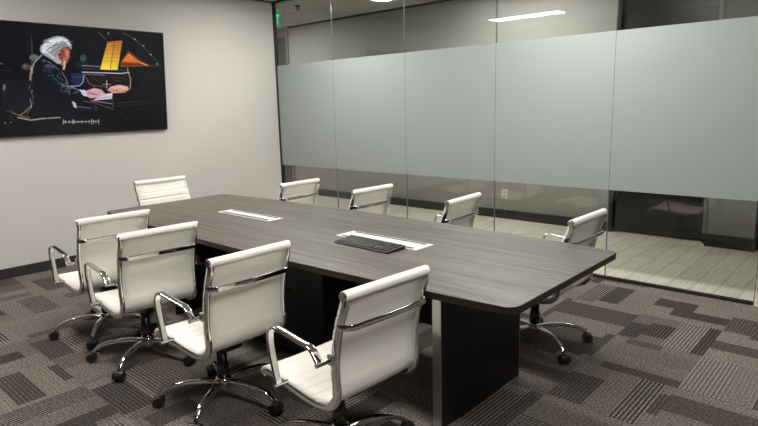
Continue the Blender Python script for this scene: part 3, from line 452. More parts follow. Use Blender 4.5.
  ('p',(16,16,19),None,[(0.2015,0.929),(0.2008,0.9315),(0.1994,0.9332),(0.1975,0.9337),(0.1956,0.9329),(0.1944,0.931),(0.194,0.9284),(0.1947,0.926),(0.1961,0.9243),(0.198,0.9238),(0.1999,0.9246),(0.2011,0.9265)]),
  ('p',(17,17,20),None,[(0.1831,0.8915),(0.1825,0.8939),(0.181,0.8956),(0.1791,0.8961),(0.1773,0.8953),(0.1761,0.8934),(0.1757,0.8909),(0.1763,0.8885),(0.1778,0.8868),(0.1797,0.8863),(0.1815,0.8871),(0.1827,0.889)]),
  ('p',(30,30,35),None,[(0.1622,0.9189),(0.1616,0.9214),(0.1601,0.9231),(0.1583,0.9236),(0.1565,0.9228),(0.1552,0.9209),(0.1549,0.9184),(0.1555,0.916),(0.157,0.9143),(0.1588,0.9138),(0.1606,0.9146),(0.1619,0.9165)]),
  ('p',(24,24,28),None,[(0.5032,0.8747),(0.5026,0.8774),(0.5009,0.8792),(0.4987,0.8798),(0.4966,0.8789),(0.4951,0.8769),(0.4946,0.8742),(0.4953,0.8716),(0.497,0.8698),(0.4992,0.8692),(0.5013,0.87),(0.5028,0.872)]),
  ('p',(25,25,29),None,[(0.2619,0.9305),(0.2612,0.9329),(0.2597,0.9347),(0.2578,0.9352),(0.2559,0.9344),(0.2546,0.9324),(0.2542,0.9299),(0.2548,0.9274),(0.2563,0.9257),(0.2583,0.9251),(0.2602,0.926),(0.2615,0.9279)]),
  ('p',(17,17,19),None,[(0.5285,0.9149),(0.5278,0.9175),(0.5261,0.9194),(0.5239,0.9199),(0.5218,0.9191),(0.5203,0.917),(0.5198,0.9143),(0.5205,0.9116),(0.5222,0.9098),(0.5244,0.9092),(0.5265,0.9101),(0.5281,0.9122)]),
  ('p',(28,28,32),None,[(0.4238,0.8725),(0.4231,0.8751),(0.4215,0.8769),(0.4194,0.8775),(0.4173,0.8766),(0.4159,0.8746),(0.4155,0.872),(0.4162,0.8694),(0.4178,0.8676),(0.4199,0.8671),(0.4219,0.8679),(0.4233,0.8699)]),
  ('p',(27,27,31),None,[(0.3372,0.9844),(0.3365,0.9869),(0.3349,0.9887),(0.3329,0.9892),(0.3309,0.9883),(0.3296,0.9863),(0.3292,0.9837),(0.3298,0.9812),(0.3314,0.9794),(0.3334,0.9789),(0.3354,0.9798),(0.3368,0.9818)]),
  ('p',(27,27,31),None,[(0.3903,0.8879),(0.3897,0.8905),(0.3881,0.8923),(0.386,0.8928),(0.384,0.892),(0.3826,0.89),(0.3822,0.8874),(0.3828,0.8848),(0.3844,0.883),(0.3865,0.8825),(0.3885,0.8833),(0.3899,0.8853)]),
  ('p',(26,26,30),None,[(0.2367,0.9512),(0.2361,0.9536),(0.2346,0.9554),(0.2327,0.9559),(0.2308,0.955),(0.2295,0.9531),(0.2291,0.9505),(0.2298,0.9481),(0.2313,0.9464),(0.2332,0.9458),(0.2351,0.9467),(0.2364,0.9486)]),
  ('p',(23,23,26),None,[(0.1941,0.8707),(0.1935,0.8732),(0.192,0.8749),(0.1901,0.8754),(0.1883,0.8746),(0.187,0.8727),(0.1867,0.8703),(0.1873,0.8678),(0.1888,0.8661),(0.1907,0.8656),(0.1925,0.8663),(0.1937,0.8682)]),
  ('p',(30,30,34),None,[(0.4406,0.878),(0.4399,0.8806),(0.4383,0.8824),(0.4362,0.883),(0.4341,0.8821),(0.4327,0.8801),(0.4322,0.8775),(0.4329,0.8749),(0.4345,0.8731),(0.4367,0.8725),(0.4387,0.8733),(0.4402,0.8753)]),
  ('p',(29,29,33),None,[(0.4062,0.8612),(0.4055,0.8637),(0.4039,0.8655),(0.4018,0.8661),(0.3998,0.8653),(0.3984,0.8633),(0.3979,0.8607),(0.3986,0.8581),(0.4002,0.8563),(0.4023,0.8557),(0.4043,0.8565),(0.4057,0.8585)]),
  ('p',(27,27,32),None,[(0.1787,0.8535),(0.1781,0.856),(0.1766,0.8577),(0.1747,0.8582),(0.1729,0.8574),(0.1717,0.8556),(0.1713,0.8531),(0.172,0.8507),(0.1734,0.849),(0.1753,0.8484),(0.1771,0.8492),(0.1783,0.8511)]),
  ('p',(25,25,29),None,[(0.2296,0.9696),(0.2289,0.9721),(0.2275,0.9738),(0.2255,0.9743),(0.2237,0.9735),(0.2224,0.9715),(0.222,0.969),(0.2226,0.9665),(0.2241,0.9648),(0.2261,0.9643),(0.2279,0.9651),(0.2292,0.9671)]),
  ('p',(16,16,19),None,[(0.2638,0.9604),(0.2631,0.9629),(0.2616,0.9646),(0.2597,0.9651),(0.2578,0.9643),(0.2565,0.9623),(0.2561,0.9598),(0.2567,0.9573),(0.2582,0.9556),(0.2602,0.9551),(0.2621,0.9559),(0.2634,0.9579)]),
  ('p',(19,19,21),None,[(0.4364,0.858),(0.4358,0.8606),(0.4341,0.8624),(0.432,0.863),(0.43,0.8621),(0.4285,0.8601),(0.4281,0.8575),(0.4288,0.8549),(0.4304,0.8531),(0.4325,0.8525),(0.4346,0.8533),(0.436,0.8553)]),
  ('p',(20,20,23),None,[(0.5325,0.9648),(0.5318,0.9674),(0.5301,0.9693),(0.5278,0.9698),(0.5257,0.9689),(0.5242,0.9668),(0.5237,0.9641),(0.5244,0.9614),(0.5261,0.9596),(0.5283,0.9591),(0.5305,0.96),(0.532,0.9621)]),
  ('p',(29,29,33),None,[(0.1812,0.9796),(0.1806,0.9821),(0.1791,0.9838),(0.1773,0.9842),(0.1754,0.9834),(0.1742,0.9815),(0.1738,0.979),(0.1745,0.9765),(0.1759,0.9748),(0.1778,0.9743),(0.1796,0.9752),(0.1809,0.9771)]),
  ('p',(28,28,32),None,[(0.4775,0.874),(0.4768,0.8766),(0.4752,0.8785),(0.473,0.879),(0.4709,0.8782),(0.4695,0.8762),(0.469,0.8735),(0.4697,0.8709),(0.4714,0.8691),(0.4735,0.8685),(0.4756,0.8693),(0.4771,0.8714)]),
  ('p',(22,22,26),None,[(0.2807,0.8764),(0.28,0.8789),(0.2785,0.8807),(0.2765,0.8812),(0.2746,0.8804),(0.2733,0.8785),(0.2729,0.8759),(0.2736,0.8734),(0.2751,0.8717),(0.2771,0.8711),(0.279,0.8719),(0.2803,0.8739)]),
  ('p',(23,23,27),None,[(0.3867,0.901),(0.386,0.9035),(0.3844,0.9053),(0.3823,0.9059),(0.3803,0.905),(0.3789,0.903),(0.3785,0.9004),(0.3792,0.8979),(0.3808,0.8961),(0.3828,0.8955),(0.3848,0.8964),(0.3862,0.8984)]),
  ('p',(28,28,33),None,[(0.1902,0.9593),(0.1896,0.9617),(0.1881,0.9634),(0.1862,0.9639),(0.1844,0.9631),(0.1831,0.9612),(0.1828,0.9586),(0.1834,0.9562),(0.1849,0.9545),(0.1868,0.954),(0.1886,0.9548),(0.1899,0.9568)]),
  ('p',(33,33,37),None,[(0.4683,0.9201),(0.4676,0.9227),(0.466,0.9245),(0.4638,0.9251),(0.4617,0.9242),(0.4603,0.9222),(0.4598,0.9195),(0.4605,0.9169),(0.4621,0.9151),(0.4643,0.9145),(0.4664,0.9154),(0.4679,0.9174)]),
  ('p',(27,27,31),None,[(0.3445,0.9358),(0.3438,0.9383),(0.3422,0.9401),(0.3402,0.9406),(0.3382,0.9397),(0.3369,0.9377),(0.3365,0.9351),(0.3371,0.9326),(0.3387,0.9309),(0.3407,0.9303),(0.3427,0.9312),(0.3441,0.9332)]),
  ('p',(17,17,20),None,[(0.4405,0.9121),(0.4398,0.9147),(0.4382,0.9165),(0.436,0.917),(0.434,0.9162),(0.4325,0.9142),(0.4321,0.9115),(0.4328,0.9089),(0.4344,0.9071),(0.4365,0.9066),(0.4386,0.9074),(0.44,0.9094)]),
  ('p',(16,16,19),None,[(0.1561,0.8636),(0.1554,0.866),(0.154,0.8677),(0.1522,0.8682),(0.1504,0.8674),(0.1491,0.8656),(0.1488,0.8631),(0.1494,0.8607),(0.1508,0.859),(0.1527,0.8585),(0.1545,0.8592),(0.1557,0.8611)]),
  ('p',(31,31,35),None,[(0.5056,0.9304),(0.5049,0.933),(0.5032,0.9349),(0.501,0.9354),(0.4989,0.9346),(0.4974,0.9325),(0.4969,0.9298),(0.4976,0.9272),(0.4993,0.9253),(0.5015,0.9248),(0.5036,0.9256),(0.5051,0.9277)]),
  ('p',(33,33,38),None,[(0.1416,0.9019),(0.1409,0.9043),(0.1395,0.906),(0.1377,0.9065),(0.1359,0.9057),(0.1347,0.9038),(0.1343,0.9014),(0.1349,0.899),(0.1364,0.8973),(0.1382,0.8968),(0.14,0.8976),(0.1412,0.8994)]),
  ('p',(25,25,29),None,[(0.3885,0.9136),(0.3878,0.9161),(0.3862,0.9179),(0.3841,0.9185),(0.3821,0.9176),(0.3807,0.9156),(0.3803,0.913),(0.381,0.9104),(0.3826,0.9087),(0.3846,0.9081),(0.3866,0.9089),(0.3881,0.911)]),
  ('p',(19,19,22),None,[(0.1817,0.8581),(0.1811,0.8606),(0.1796,0.8623),(0.1778,0.8628),(0.1759,0.862),(0.1747,0.8602),(0.1743,0.8577),(0.175,0.8553),(0.1764,0.8536),(0.1783,0.853),(0.1801,0.8538),(0.1814,0.8557)]),
  ('p',(33,33,38),None,[(0.2877,0.8998),(0.287,0.9023),(0.2855,0.904),(0.2835,0.9046),(0.2816,0.9037),(0.2803,0.9018),(0.2799,0.8992),(0.2805,0.8967),(0.282,0.895),(0.284,0.8945),(0.2859,0.8953),(0.2873,0.8972)]),
  ('p',(21,21,24),None,[(0.201,0.8741),(0.2004,0.8765),(0.1989,0.8783),(0.197,0.8788),(0.1952,0.878),(0.1939,0.8761),(0.1935,0.8736),(0.1942,0.8712),(0.1956,0.8695),(0.1975,0.8689),(0.1994,0.8697),(0.2006,0.8716)]),
  ('p',(20,20,23),None,[(0.2044,0.8792),(0.2037,0.8817),(0.2023,0.8834),(0.2004,0.8839),(0.1985,0.8831),(0.1973,0.8812),(0.1969,0.8787),(0.1975,0.8763),(0.199,0.8746),(0.2009,0.874),(0.2027,0.8748),(0.204,0.8767)]),
  ('p',(34,34,39),None,[(0.3342,0.8488),(0.3335,0.8513),(0.3319,0.8531),(0.3299,0.8536),(0.328,0.8528),(0.3266,0.8509),(0.3262,0.8483),(0.3269,0.8458),(0.3284,0.844),(0.3304,0.8434),(0.3324,0.8442),(0.3338,0.8462)]),
  ('p',(29,29,34),None,[(0.281,0.9835),(0.2803,0.986),(0.2788,0.9878),(0.2768,0.9883),(0.2749,0.9874),(0.2736,0.9854),(0.2732,0.9828),(0.2739,0.9803),(0.2754,0.9786),(0.2774,0.9781),(0.2793,0.979),(0.2806,0.981)]),
  ('p',(34,34,40),None,[(0.4113,0.922),(0.4106,0.9246),(0.409,0.9264),(0.4069,0.9269),(0.4049,0.926),(0.4034,0.924),(0.403,0.9214),(0.4037,0.9188),(0.4053,0.917),(0.4074,0.9165),(0.4094,0.9173),(0.4109,0.9193)]),
  ('l',(205,208,208),0.00187,[(0.4046,0.892),(0.5948,0.8965)]),
  ('l',(225,228,228),0.00221,[(0.4099,0.8689),(0.4079,0.9105)]),
  ('l',(225,228,228),0.00221,[(0.4176,0.8798),(0.4166,0.9006)]),
  ('l',(225,228,228),0.00221,[(0.4384,0.8824),(0.4376,0.9008)]),
  ('l',(225,228,228),0.00221,[(0.4559,0.8691),(0.4537,0.9164)]),
  ('l',(225,228,228),0.00221,[(0.464,0.8775),(0.4626,0.9091)]),
  ('l',(225,228,228),0.00221,[(0.4836,0.8866),(0.4828,0.9025)]),
  ('l',(225,228,228),0.00221,[(0.5039,0.8826),(0.5027,0.9092)]),
  ('l',(225,228,228),0.00221,[(0.5239,0.8892),(0.5232,0.9053)]),
  ('l',(225,228,228),0.00221,[(0.5416,0.8863),(0.5405,0.9105)]),
  ('l',(225,228,228),0.00221,[(0.5554,0.8751),(0.5533,0.9235)]),
  ('l',(225,228,228),0.00221,[(0.5654,0.8838),(0.564,0.9161)]),
  ('l',(225,228,228),0.00221,[(0.577,0.8899),(0.5761,0.9116)]),
  ('l',(225,228,228),0.00221,[(0.5924,0.88),(0.5906,0.9234)]),
]
import bpy, bmesh, math, random
import numpy as np
from mathutils import Vector, Matrix

SC = bpy.context.scene
COL = SC.collection
PI = math.pi

# ------------------------------------------------------------------ helpers
class MB:
    """collects simple solids, then links them as ONE mesh object"""
    def __init__(s): s.v = []; s.f = []; s.sm = []
    def add(s, vs, fs, smooth=False):
        b = len(s.v); s.v += [tuple(v) for v in vs]
        for f in fs: s.f.append(tuple(b + i for i in f)); s.sm.append(smooth)
    def box(s, x0, x1, y0, y1, z0, z1):
        s.add([(x, y, z) for z in (z0, z1) for y in (y0, y1) for x in (x0, x1)],
              [(0, 2, 3, 1), (4, 5, 7, 6), (0, 1, 5, 4), (2, 6, 7, 3), (0, 4, 6, 2), (1, 3, 7, 5)])
    def cyl(s, a, b, r0, r1=None, n=20, cap=True):
        a, b = Vector(a), Vector(b); r1 = r0 if r1 is None else r1
        d = (b - a).normalized(); u = d.orthogonal().normalized(); w = d.cross(u)
        vs = []
        for c, r in ((a, r0), (b, r1)):
            for k in range(n):
                t = 2 * PI * k / n; vs.append(c + r * (math.cos(t) * u + math.sin(t) * w))
        s.add(vs, [(k, (k + 1) % n, n + (k + 1) % n, n + k) for k in range(n)], True)
        if cap:
            s.add(vs[:n], [tuple(reversed(range(n)))]); s.add(vs[n:], [tuple(range(n))])
    def lathe(s, prof, n=24, c=(0, 0, 0)):
        vs = [(c[0] + r * math.cos(2 * PI * k / n), c[1] + r * math.sin(2 * PI * k / n), c[2] + z) for r, z in prof for k in range(n)]
        fs = [(i * n + k, i * n + (k + 1) % n, (i + 1) * n + (k + 1) % n, (i + 1) * n + k) for i in range(len(prof) - 1) for k in range(n)]
        s.add(vs, fs, True)
    def sweep(s, path, sec, up=(0, 0, 1), scales=None, n_side=None):
        """sec: list of (a, b): a along the side vector, b along the up-ish normal"""
        P = [Vector(q) for q in path]; N = len(P); m = len(sec); up = Vector(up); vs = []
        for i, q in enumerate(P):
            t = (P[min(i + 1, N - 1)] - P[max(i - 1, 0)]).normalized()
            side = t.cross(up)
            if side.length < 1e-5: side = Vector((1, 0, 0))
            side.normalize(); nr = side.cross(t).normalized()
            if n_side is not None:
                side = Vector(n_side); nr = side.cross(t).normalized()
            k = scales[i] if scales else (1, 1)
            for a, b in sec: vs.append(q + side * a * k[0] + nr * b * k[1])
        fs = [(i * m + k, i * m + (k + 1) % m, (i + 1) * m + (k + 1) % m, (i + 1) * m + k) for i in range(N - 1) for k in range(m)]
        s.add(vs, fs, True)
        s.add(vs[:m], [tuple(reversed(range(m)))]); s.add(vs[-m:], [tuple(range(m))])
    def prism(s, pts, z0, z1):
        n = len(pts)
        vs = [(x, y, z0) for x, y in pts] + [(x, y, z1) for x, y in pts]
        s.add(vs, [tuple(reversed(range(n))), tuple(range(n, 2 * n))] + [(k, (k + 1) % n, n + (k + 1) % n, n + k) for k in range(n)])
    def build(s, name, mat, parent=None, bevel=0, loc=None, seg=2):
        me = bpy.data.meshes.new(name)
        bm = bmesh.new()
        vv = [bm.verts.new(v) for v in s.v]
        for f, smv in zip(s.f, s.sm):
            try:
                F = bm.faces.new([vv[i] for i in f]); F.smooth = smv
            except ValueError: pass
        bmesh.ops.recalc_face_normals(bm, faces=bm.faces[:])
        if bevel:
            ed = [e for e in bm.edges if len(e.link_faces) == 2 and e.calc_face_angle(0) > 0.7]
            bmesh.ops.bevel(bm, geom=ed, offset=bevel, segments=seg, affect='EDGES', profile=0.5, clamp_overlap=True)
        bm.to_mesh(me); bm.free()
        o = bpy.data.objects.new(name, me); COL.objects.link(o)
        if mat: me.materials.append(mat)
        if parent: o.parent = parent
        if loc: o.location = loc
        return o

def tag(o, label=None, cat=None, group=None, kind=None):
    if label: o['label'] = label
    if cat: o['category'] = cat
    if group: o['group'] = group
    if kind: o['kind'] = kind
    return o
def thing(name, label, cat, loc=(0, 0, 0), rz=0, group=None):
    o = bpy.data.objects.new(name, None); COL.objects.link(o); o.empty_display_size = .1
    o.location = loc; o.rotation_euler = (0, 0, rz)
    return tag(o, label, cat, group)
def copy_tree(o, parent=None):
    c = o.copy(); COL.objects.link(c)
    if parent: c.parent = parent
    for ch in list(o.children): copy_tree(ch, c)
    return c
def boxobj(name, mat, x0, x1, y0, y1, z0, z1, parent=None, bevel=0, kind=None, seg=2):
    m = MB(); m.box(x0, x1, y0, y1, z0, z1); o = m.build(name, mat, parent, bevel, seg=seg)
    if kind: o['kind'] = kind
    return o
def spline(pts, n=6):
    P = [Vector(q) for q in pts]; out = []
    for i in range(len(P) - 1):
        a, b, c, d = P[max(i - 1, 0)], P[i], P[i + 1], P[min(i + 2, len(P) - 1)]
        for k in range(n):
            t = k / n
            out.append(.5 * ((2 * b) + (c - a) * t + (2 * a - 5 * b + 4 * c - d) * t * t + (3 * b - a - 3 * c + d) * t ** 3))
    out.append(P[-1]); return out
def rrect(w, h, r, n=3):
    out = []
    for cx, cy, a0 in ((w - r, h - r, 0), (-w + r, h - r, 90), (-w + r, -h + r, 180), (w - r, -h + r, 270)):
        for k in range(n + 1):
            t = math.radians(a0 + 90 * k / n); out.append((cx + r * math.cos(t), cy + r * math.sin(t)))
    return out
def lin(r, g, b):
    f = lambda c: (c / 255) / 12.92 if c / 255 <= .04045 else ((c / 255 + .055) / 1.055) ** 2.4
    return (f(r), f(g), f(b), 1)

# ------------------------------------------------------------------ materials
class NT:
    def __init__(s, name):
        s.m = bpy.data.materials.new(name); s.m.use_nodes = True
        s.t = s.m.node_tree; s.t.nodes.clear()
        s.out = s.t.nodes.new('ShaderNodeOutputMaterial')
    def n(s, typ, **kw):
        nd = s.t.nodes.new(typ)
        for k, v in kw.items():
            if k.startswith('i_'):
                nd.inputs[int(k[2:]) if k[2:].isdigit() else k[2:].replace('_', ' ')].default_value = v
            else: setattr(nd, k, v)
        return nd
    def l(s, a, b): s.t.links.new(a, b)
    def math(s, op, a, b=None, c=None):
        nd = s.n('ShaderNodeMath', operation=op)
        for i, v in enumerate((a, b, c)):
            if v is None: continue
            if isinstance(v, (int, float)): nd.inputs[i].default_value = v
            else: s.l(v, nd.inputs[i])
        return nd.outputs[0]
    def mix(s, fac, a, b):
        nd = s.n('ShaderNodeMix', data_type='RGBA')
        for i, v in ((0, fac), (6, a), (7, b)):
            if isinstance(v, (int, float)): nd.inputs[i].default_value = v
            elif isinstance(v, tuple): nd.inputs[i].default_value = v
            else: s.l(v, nd.inputs[i])
        return nd.outputs[2]
    def bsdf(s, col=(.5, .5, .5, 1), rough=.5, metal=0, spec=.5):
        b = s.n('ShaderNodeBsdfPrincipled')
        if isinstance(col, tuple): b.inputs['Base Color'].default_value = col
        else: s.l(col, b.inputs['Base Color'])
        b.inputs['Roughness'].default_value = rough; b.inputs['Metallic'].default_value = metal
        b.inputs['Specular IOR Level'].default_value = spec
        s.l(b.outputs[0], s.out.inputs[0]); return b
    def coord(s): return s.n('ShaderNodeTexCoord').outputs['Object']
    def bump(s, b, h, strength=.2, dist=.002):
        bp = s.n('ShaderNodeBump'); bp.inputs['Strength'].default_value = strength; bp.inputs['Distance'].default_value = dist
        s.l(h, bp.inputs['Height']); s.l(bp.outputs[0], b.inputs['Normal'])

def noisy(name, col, rough=.5, metal=0, spec=.5, scale=40, amt=.08, bump=0, stretch=None, detail=3):
    """plain surface with a faint procedural mottling"""
    t = NT(name); c = t.coord()
    if stretch:
        mp = t.n('ShaderNodeMapping'); mp.inputs['Scale'].default_value = stretch; t.l(c, mp.inputs[0]); c = mp.outputs[0]
    nz = t.n('ShaderNodeTexNoise'); nz.inputs['Scale'].default_value = scale; nz.inputs['Detail'].default_value = detail; t.l(c, nz.inputs['Vector'])
    lo = tuple(max(0, x * (1 - amt)) for x in col[:3]) + (1,); hi = tuple(min(1, x * (1 + amt)) for x in col[:3]) + (1,)
    b = t.bsdf(t.mix(nz.outputs[0], lo, hi), rough, metal, spec)
    if bump: t.bump(b, nz.outputs[0], bump)
    return t.m

def emit(name, col, strength):
    t = NT(name); e = t.n('ShaderNodeEmission'); e.inputs[0].default_value = col; e.inputs[1].default_value = strength
    t.l(e.outputs[0], t.out.inputs[0]); return t.m

M = {}
M['chrome'] = noisy('polished_aluminium', (.78, .775, .765, 1), .04, 1, scale=20, amt=.03)
M['leather'] = noisy('white_leather', lin(*LEATHER), .42, 0, .4, scale=260, amt=.03, bump=.08)
M['black_plastic'] = noisy('black_plastic', (.012, .012, .012, 1), .35, scale=90, amt=.15)
M['dark_metal'] = noisy('dark_metal', (.10, .10, .10, 1), .25, 1, scale=60)
M['silver_trim'] = noisy('satin_silver', (.52, .50, .47, 1), .32, .85, scale=80, stretch=(1, 1, .05))
M['alu_plate'] = noisy('white_aluminium_plate', (.78, .77, .74, 1), .35, .15, scale=60, amt=.03)
M['brush'] = noisy('black_brush', (.008, .008, .008, 1), .8, scale=300, amt=.4)
M['wall'] = noisy('painted_wall', lin(*WALL), .75, 0, .3, scale=320, amt=.035, bump=.25, detail=5)
M['wall_dark'] = noisy('dark_painted_wall', lin(*WALLD), .75, 0, .3, scale=320, amt=.035, bump=.2)
M['corridor_wall'] = noisy('corridor_paint', lin(*CORRW), .7, 0, .3, scale=200, amt=.03, bump=.1)
M['base'] = noisy('dark_rubber_base', lin(46, 46, 48), .5, scale=50)
M['ceiling'] = noisy('ceiling_white', lin(205, 203, 198), .9, scale=150, amt=.05, bump=.2)
M['door_dark'] = noisy('dark_stained_door', lin(38, 34, 31), .22, 0, .5, scale=6, amt=.2, stretch=(14, 14, 1))
M['door_frame'] = noisy('grey_door_frame', lin(140, 138, 132), .4, .3, scale=40)
M['steel_door'] = noisy('grey_steel_door', lin(104, 104, 100), .28, .6, scale=30)
M['track'] = noisy('dark_aluminium_track', lin(58, 58, 58), .35, .6, scale=60)
M['seal'] = noisy('joint_seal', lin(112, 120, 116), .15, 0, .6, scale=60)
M['screw'] = M['dark_metal']

def laminate(name, a, b, rough, along='x', spec=.5):
    t = NT(name); c = t.coord()
    mp = t.n('ShaderNodeMapping'); mp.inputs['Scale'].default_value = (1.6, 150, 150) if along == 'x' else (70, 70, 1.0); t.l(c, mp.inputs[0])
    n1 = t.n('ShaderNodeTexNoise'); n1.inputs['Scale'].default_value = 1.6; n1.inputs['Detail'].default_value = 6; n1.inputs['Roughness'].default_value = .62; t.l(mp.outputs[0], n1.inputs['Vector'])
    mp2 = t.n('ShaderNodeMapping'); mp2.inputs['Scale'].default_value = (.5, 14, 14) if along == 'x' else (12, 12, .5); t.l(c, mp2.inputs[0])
    n2 = t.n('ShaderNodeTexNoise'); n2.inputs['Scale'].default_value = 1.5; n2.inputs['Detail'].default_value = 3; t.l(mp2.outputs[0], n2.inputs['Vector'])
    s_ = t.math('ADD', t.math('MULTIPLY', n1.outputs[0], .78), t.math('MULTIPLY', n2.outputs[0], .22))
    r = t.n('ShaderNodeMapRange'); r.inputs[1].default_value = .36; r.inputs[2].default_value = .62; t.l(s_, r.inputs[0])
    bs = t.bsdf(t.mix(r.outputs[0], lin(*a), lin(*b)), rough, 0, spec); t.bump(bs, s_, .06, .001); return t.m
M['table_top'] = laminate('charcoal_oak_laminate', (28, 25, 22), (116, 109, 99), .43, spec=.4)
M['table_edge'] = laminate('dark_edge_band', (26, 23, 21), (36, 32, 29), .45)
M['table_leg'] = laminate('black_brown_laminate', (17, 15, 13), (30, 26, 24), .5, 'z', .35)

def glass_mat():
    t = NT('clear_glass'); lw = t.n('ShaderNodeLayerWeight'); lw.inputs[0].default_value = .5
    f = t.math('ADD', t.math('MULTIPLY', t.math('POWER', lw.outputs['Facing'], 5.0), .95), .042)
    tr = t.n('ShaderNodeBsdfTransparent'); tr.inputs[0].default_value = (.925, .945, .935, 1)
    gl = t.n('ShaderNodeBsdfGlossy'); gl.inputs['Roughness'].default_value = 0.0; gl.inputs[0].default_value = (1, 1, 1, 1)
    mx = t.n('ShaderNodeMixShader'); t.l(f, mx.inputs[0]); t.l(tr.outputs[0], mx.inputs[1]); t.l(gl.outputs[0], mx.inputs[2]); t.l(mx.outputs[0], t.out.inputs[0])
    return t.m
M['glass'] = glass_mat()
def film_mat():
    t = NT('frosted_film'); c = t.coord()
    nz = t.n('ShaderNodeTexNoise'); nz.inputs['Scale'].default_value = 400; t.l(c, nz.inputs['Vector'])
    a = t.mix(nz.outputs[0], lin(*[x - 4 for x in FILM]), lin(*[x + 4 for x in FILM]))
    d = t.n('ShaderNodeBsdfDiffuse'); t.l(a, d.inputs[0])
    tl = t.n('ShaderNodeBsdfTranslucent'); tl.inputs[0].default_value = lin(*FILM_T)
    mx = t.n('ShaderNodeMixShader'); mx.inputs[0].default_value = FILM_F; t.l(d.outputs[0], mx.inputs[1]); t.l(tl.outputs[0], mx.inputs[2])
    t.l(mx.outputs[0], t.out.inputs[0]); return t.m
M['film'] = film_mat()

def carpet_mat():
    t = NT('carpet_tiles'); c = t.coord()
    sp = t.n('ShaderNodeSeparateXYZ'); t.l(c, sp.inputs[0])
    a = t.math('DIVIDE', t.math('SUBTRACT', sp.outputs[0], .28), .5); b = t.math('DIVIDE', t.math('ADD', sp.outputs[1], .16), .5)
    i, j = t.math('FLOOR', a), t.math('FLOOR', b); fa, fb = t.math('SUBTRACT', a, i), t.math('SUBTRACT', b, j)
    par = t.math('FLOORED_MODULO', t.math('ADD', i, j), 2.0)
    def sel(x, y):   # par ? y : x
        return t.math('ADD', x, t.math('MULTIPLY', par, t.math('SUBTRACT', y, x)))
    u, v = sel(fa, fb), sel(fb, fa)
    def wn(x, y, z):
        cb = t.n('ShaderNodeCombineXYZ')
        for k, q in enumerate((x, y, z)):
            if isinstance(q, (int, float)): cb.inputs[k].default_value = q
            else: t.l(q, cb.inputs[k])
        w = t.n('ShaderNodeTexWhiteNoise', noise_dimensions='3D'); t.l(cb.outputs[0], w.inputs['Vector'])
        s_ = t.n('ShaderNodeSeparateColor'); t.l(w.outputs['Color'], s_.inputs[0]); return s_.outputs
    r0 = wn(i, j, 3.7)
    vv = t.math('POWER', v, t.math('ADD', .65, t.math('MULTIPLY', r0[0], .8)))
    cc = t.math('FLOOR', t.math('MULTIPLY', vv, 3.4))
    key = t.math('ADD', t.math('MULTIPLY', i, 1.37), t.math('MULTIPLY', cc, 17.3))
    r1 = wn(key, j, 9.1); r2 = wn(key, j, 21.7); r3 = wn(i, j, 14.2)
    lo_ = t.math('MULTIPLY', t.math('SUBTRACT', r1[0], .35), .55); hi_ = t.math('ADD', .5, t.math('MULTIPLY', r1[1], .8))
    inside = t.math('MULTIPLY', t.math('GREATER_THAN', u, lo_), t.math('LESS_THAN', u, hi_))
    bar = t.math('MULTIPLY', inside, t.math('GREATER_THAN', r2[0], .52))
    tone = t.math('MINIMUM', t.math('ADD', t.math('MULTIPLY', r3[0], .7), t.math('MULTIPLY', r2[2], .3)), 1.0)
    ground = t.mix(tone, lin(*CARP[1]), lin(*CARP[2]))
    tri = t.math('SINE', t.math('MULTIPLY', v, 2 * PI * 25))
    on = t.math('MINIMUM', t.math('MAXIMUM', t.math('MULTIPLY', t.math('SUBTRACT', tri, .15), 2.2), 0.0), 1.0)
    strong = t.math('ADD', .17, t.math('MULTIPLY', t.math('GREATER_THAN', r2[1], .62), .46))
    dk = t.math('ADD', .75, t.math('MULTIPLY', r3[1], .25))
    base_ = t.mix(t.math('MULTIPLY', bar, dk), ground, lin(*CARP[0]))
    col = t.mix(t.math('MULTIPLY', on, strong), base_, lin(*CARP[3]))
    gap = t.math('MULTIPLY', t.math('SUBTRACT', 1.0, on), t.math('MULTIPLY', strong, .55))
    col = t.mix(gap, col, lin(*CARP[0]))
    nz = t.n('ShaderNodeTexNoise'); nz.inputs['Scale'].default_value = 85; nz.inputs['Detail'].default_value = 4; nz.inputs['Roughness'].default_value = .75; t.l(c, nz.inputs['Vector'])
    sk = t.n('ShaderNodeMapRange'); sk.inputs[1].default_value = .3; sk.inputs[2].default_value = .7; sk.inputs[3].default_value = .05; sk.inputs[4].default_value = 1.95; t.l(nz.outputs[0], sk.inputs[0])
    vm = t.n('ShaderNodeVectorMath', operation='SCALE'); t.l(col, vm.inputs[0]); t.l(sk.outputs[0], vm.inputs['Scale'])
    bs = t.bsdf(vm.outputs[0], .95, 0, .1); t.bump(bs, nz.outputs[0], .5, .004)
    return t.m
M['carpet'] = carpet_mat()

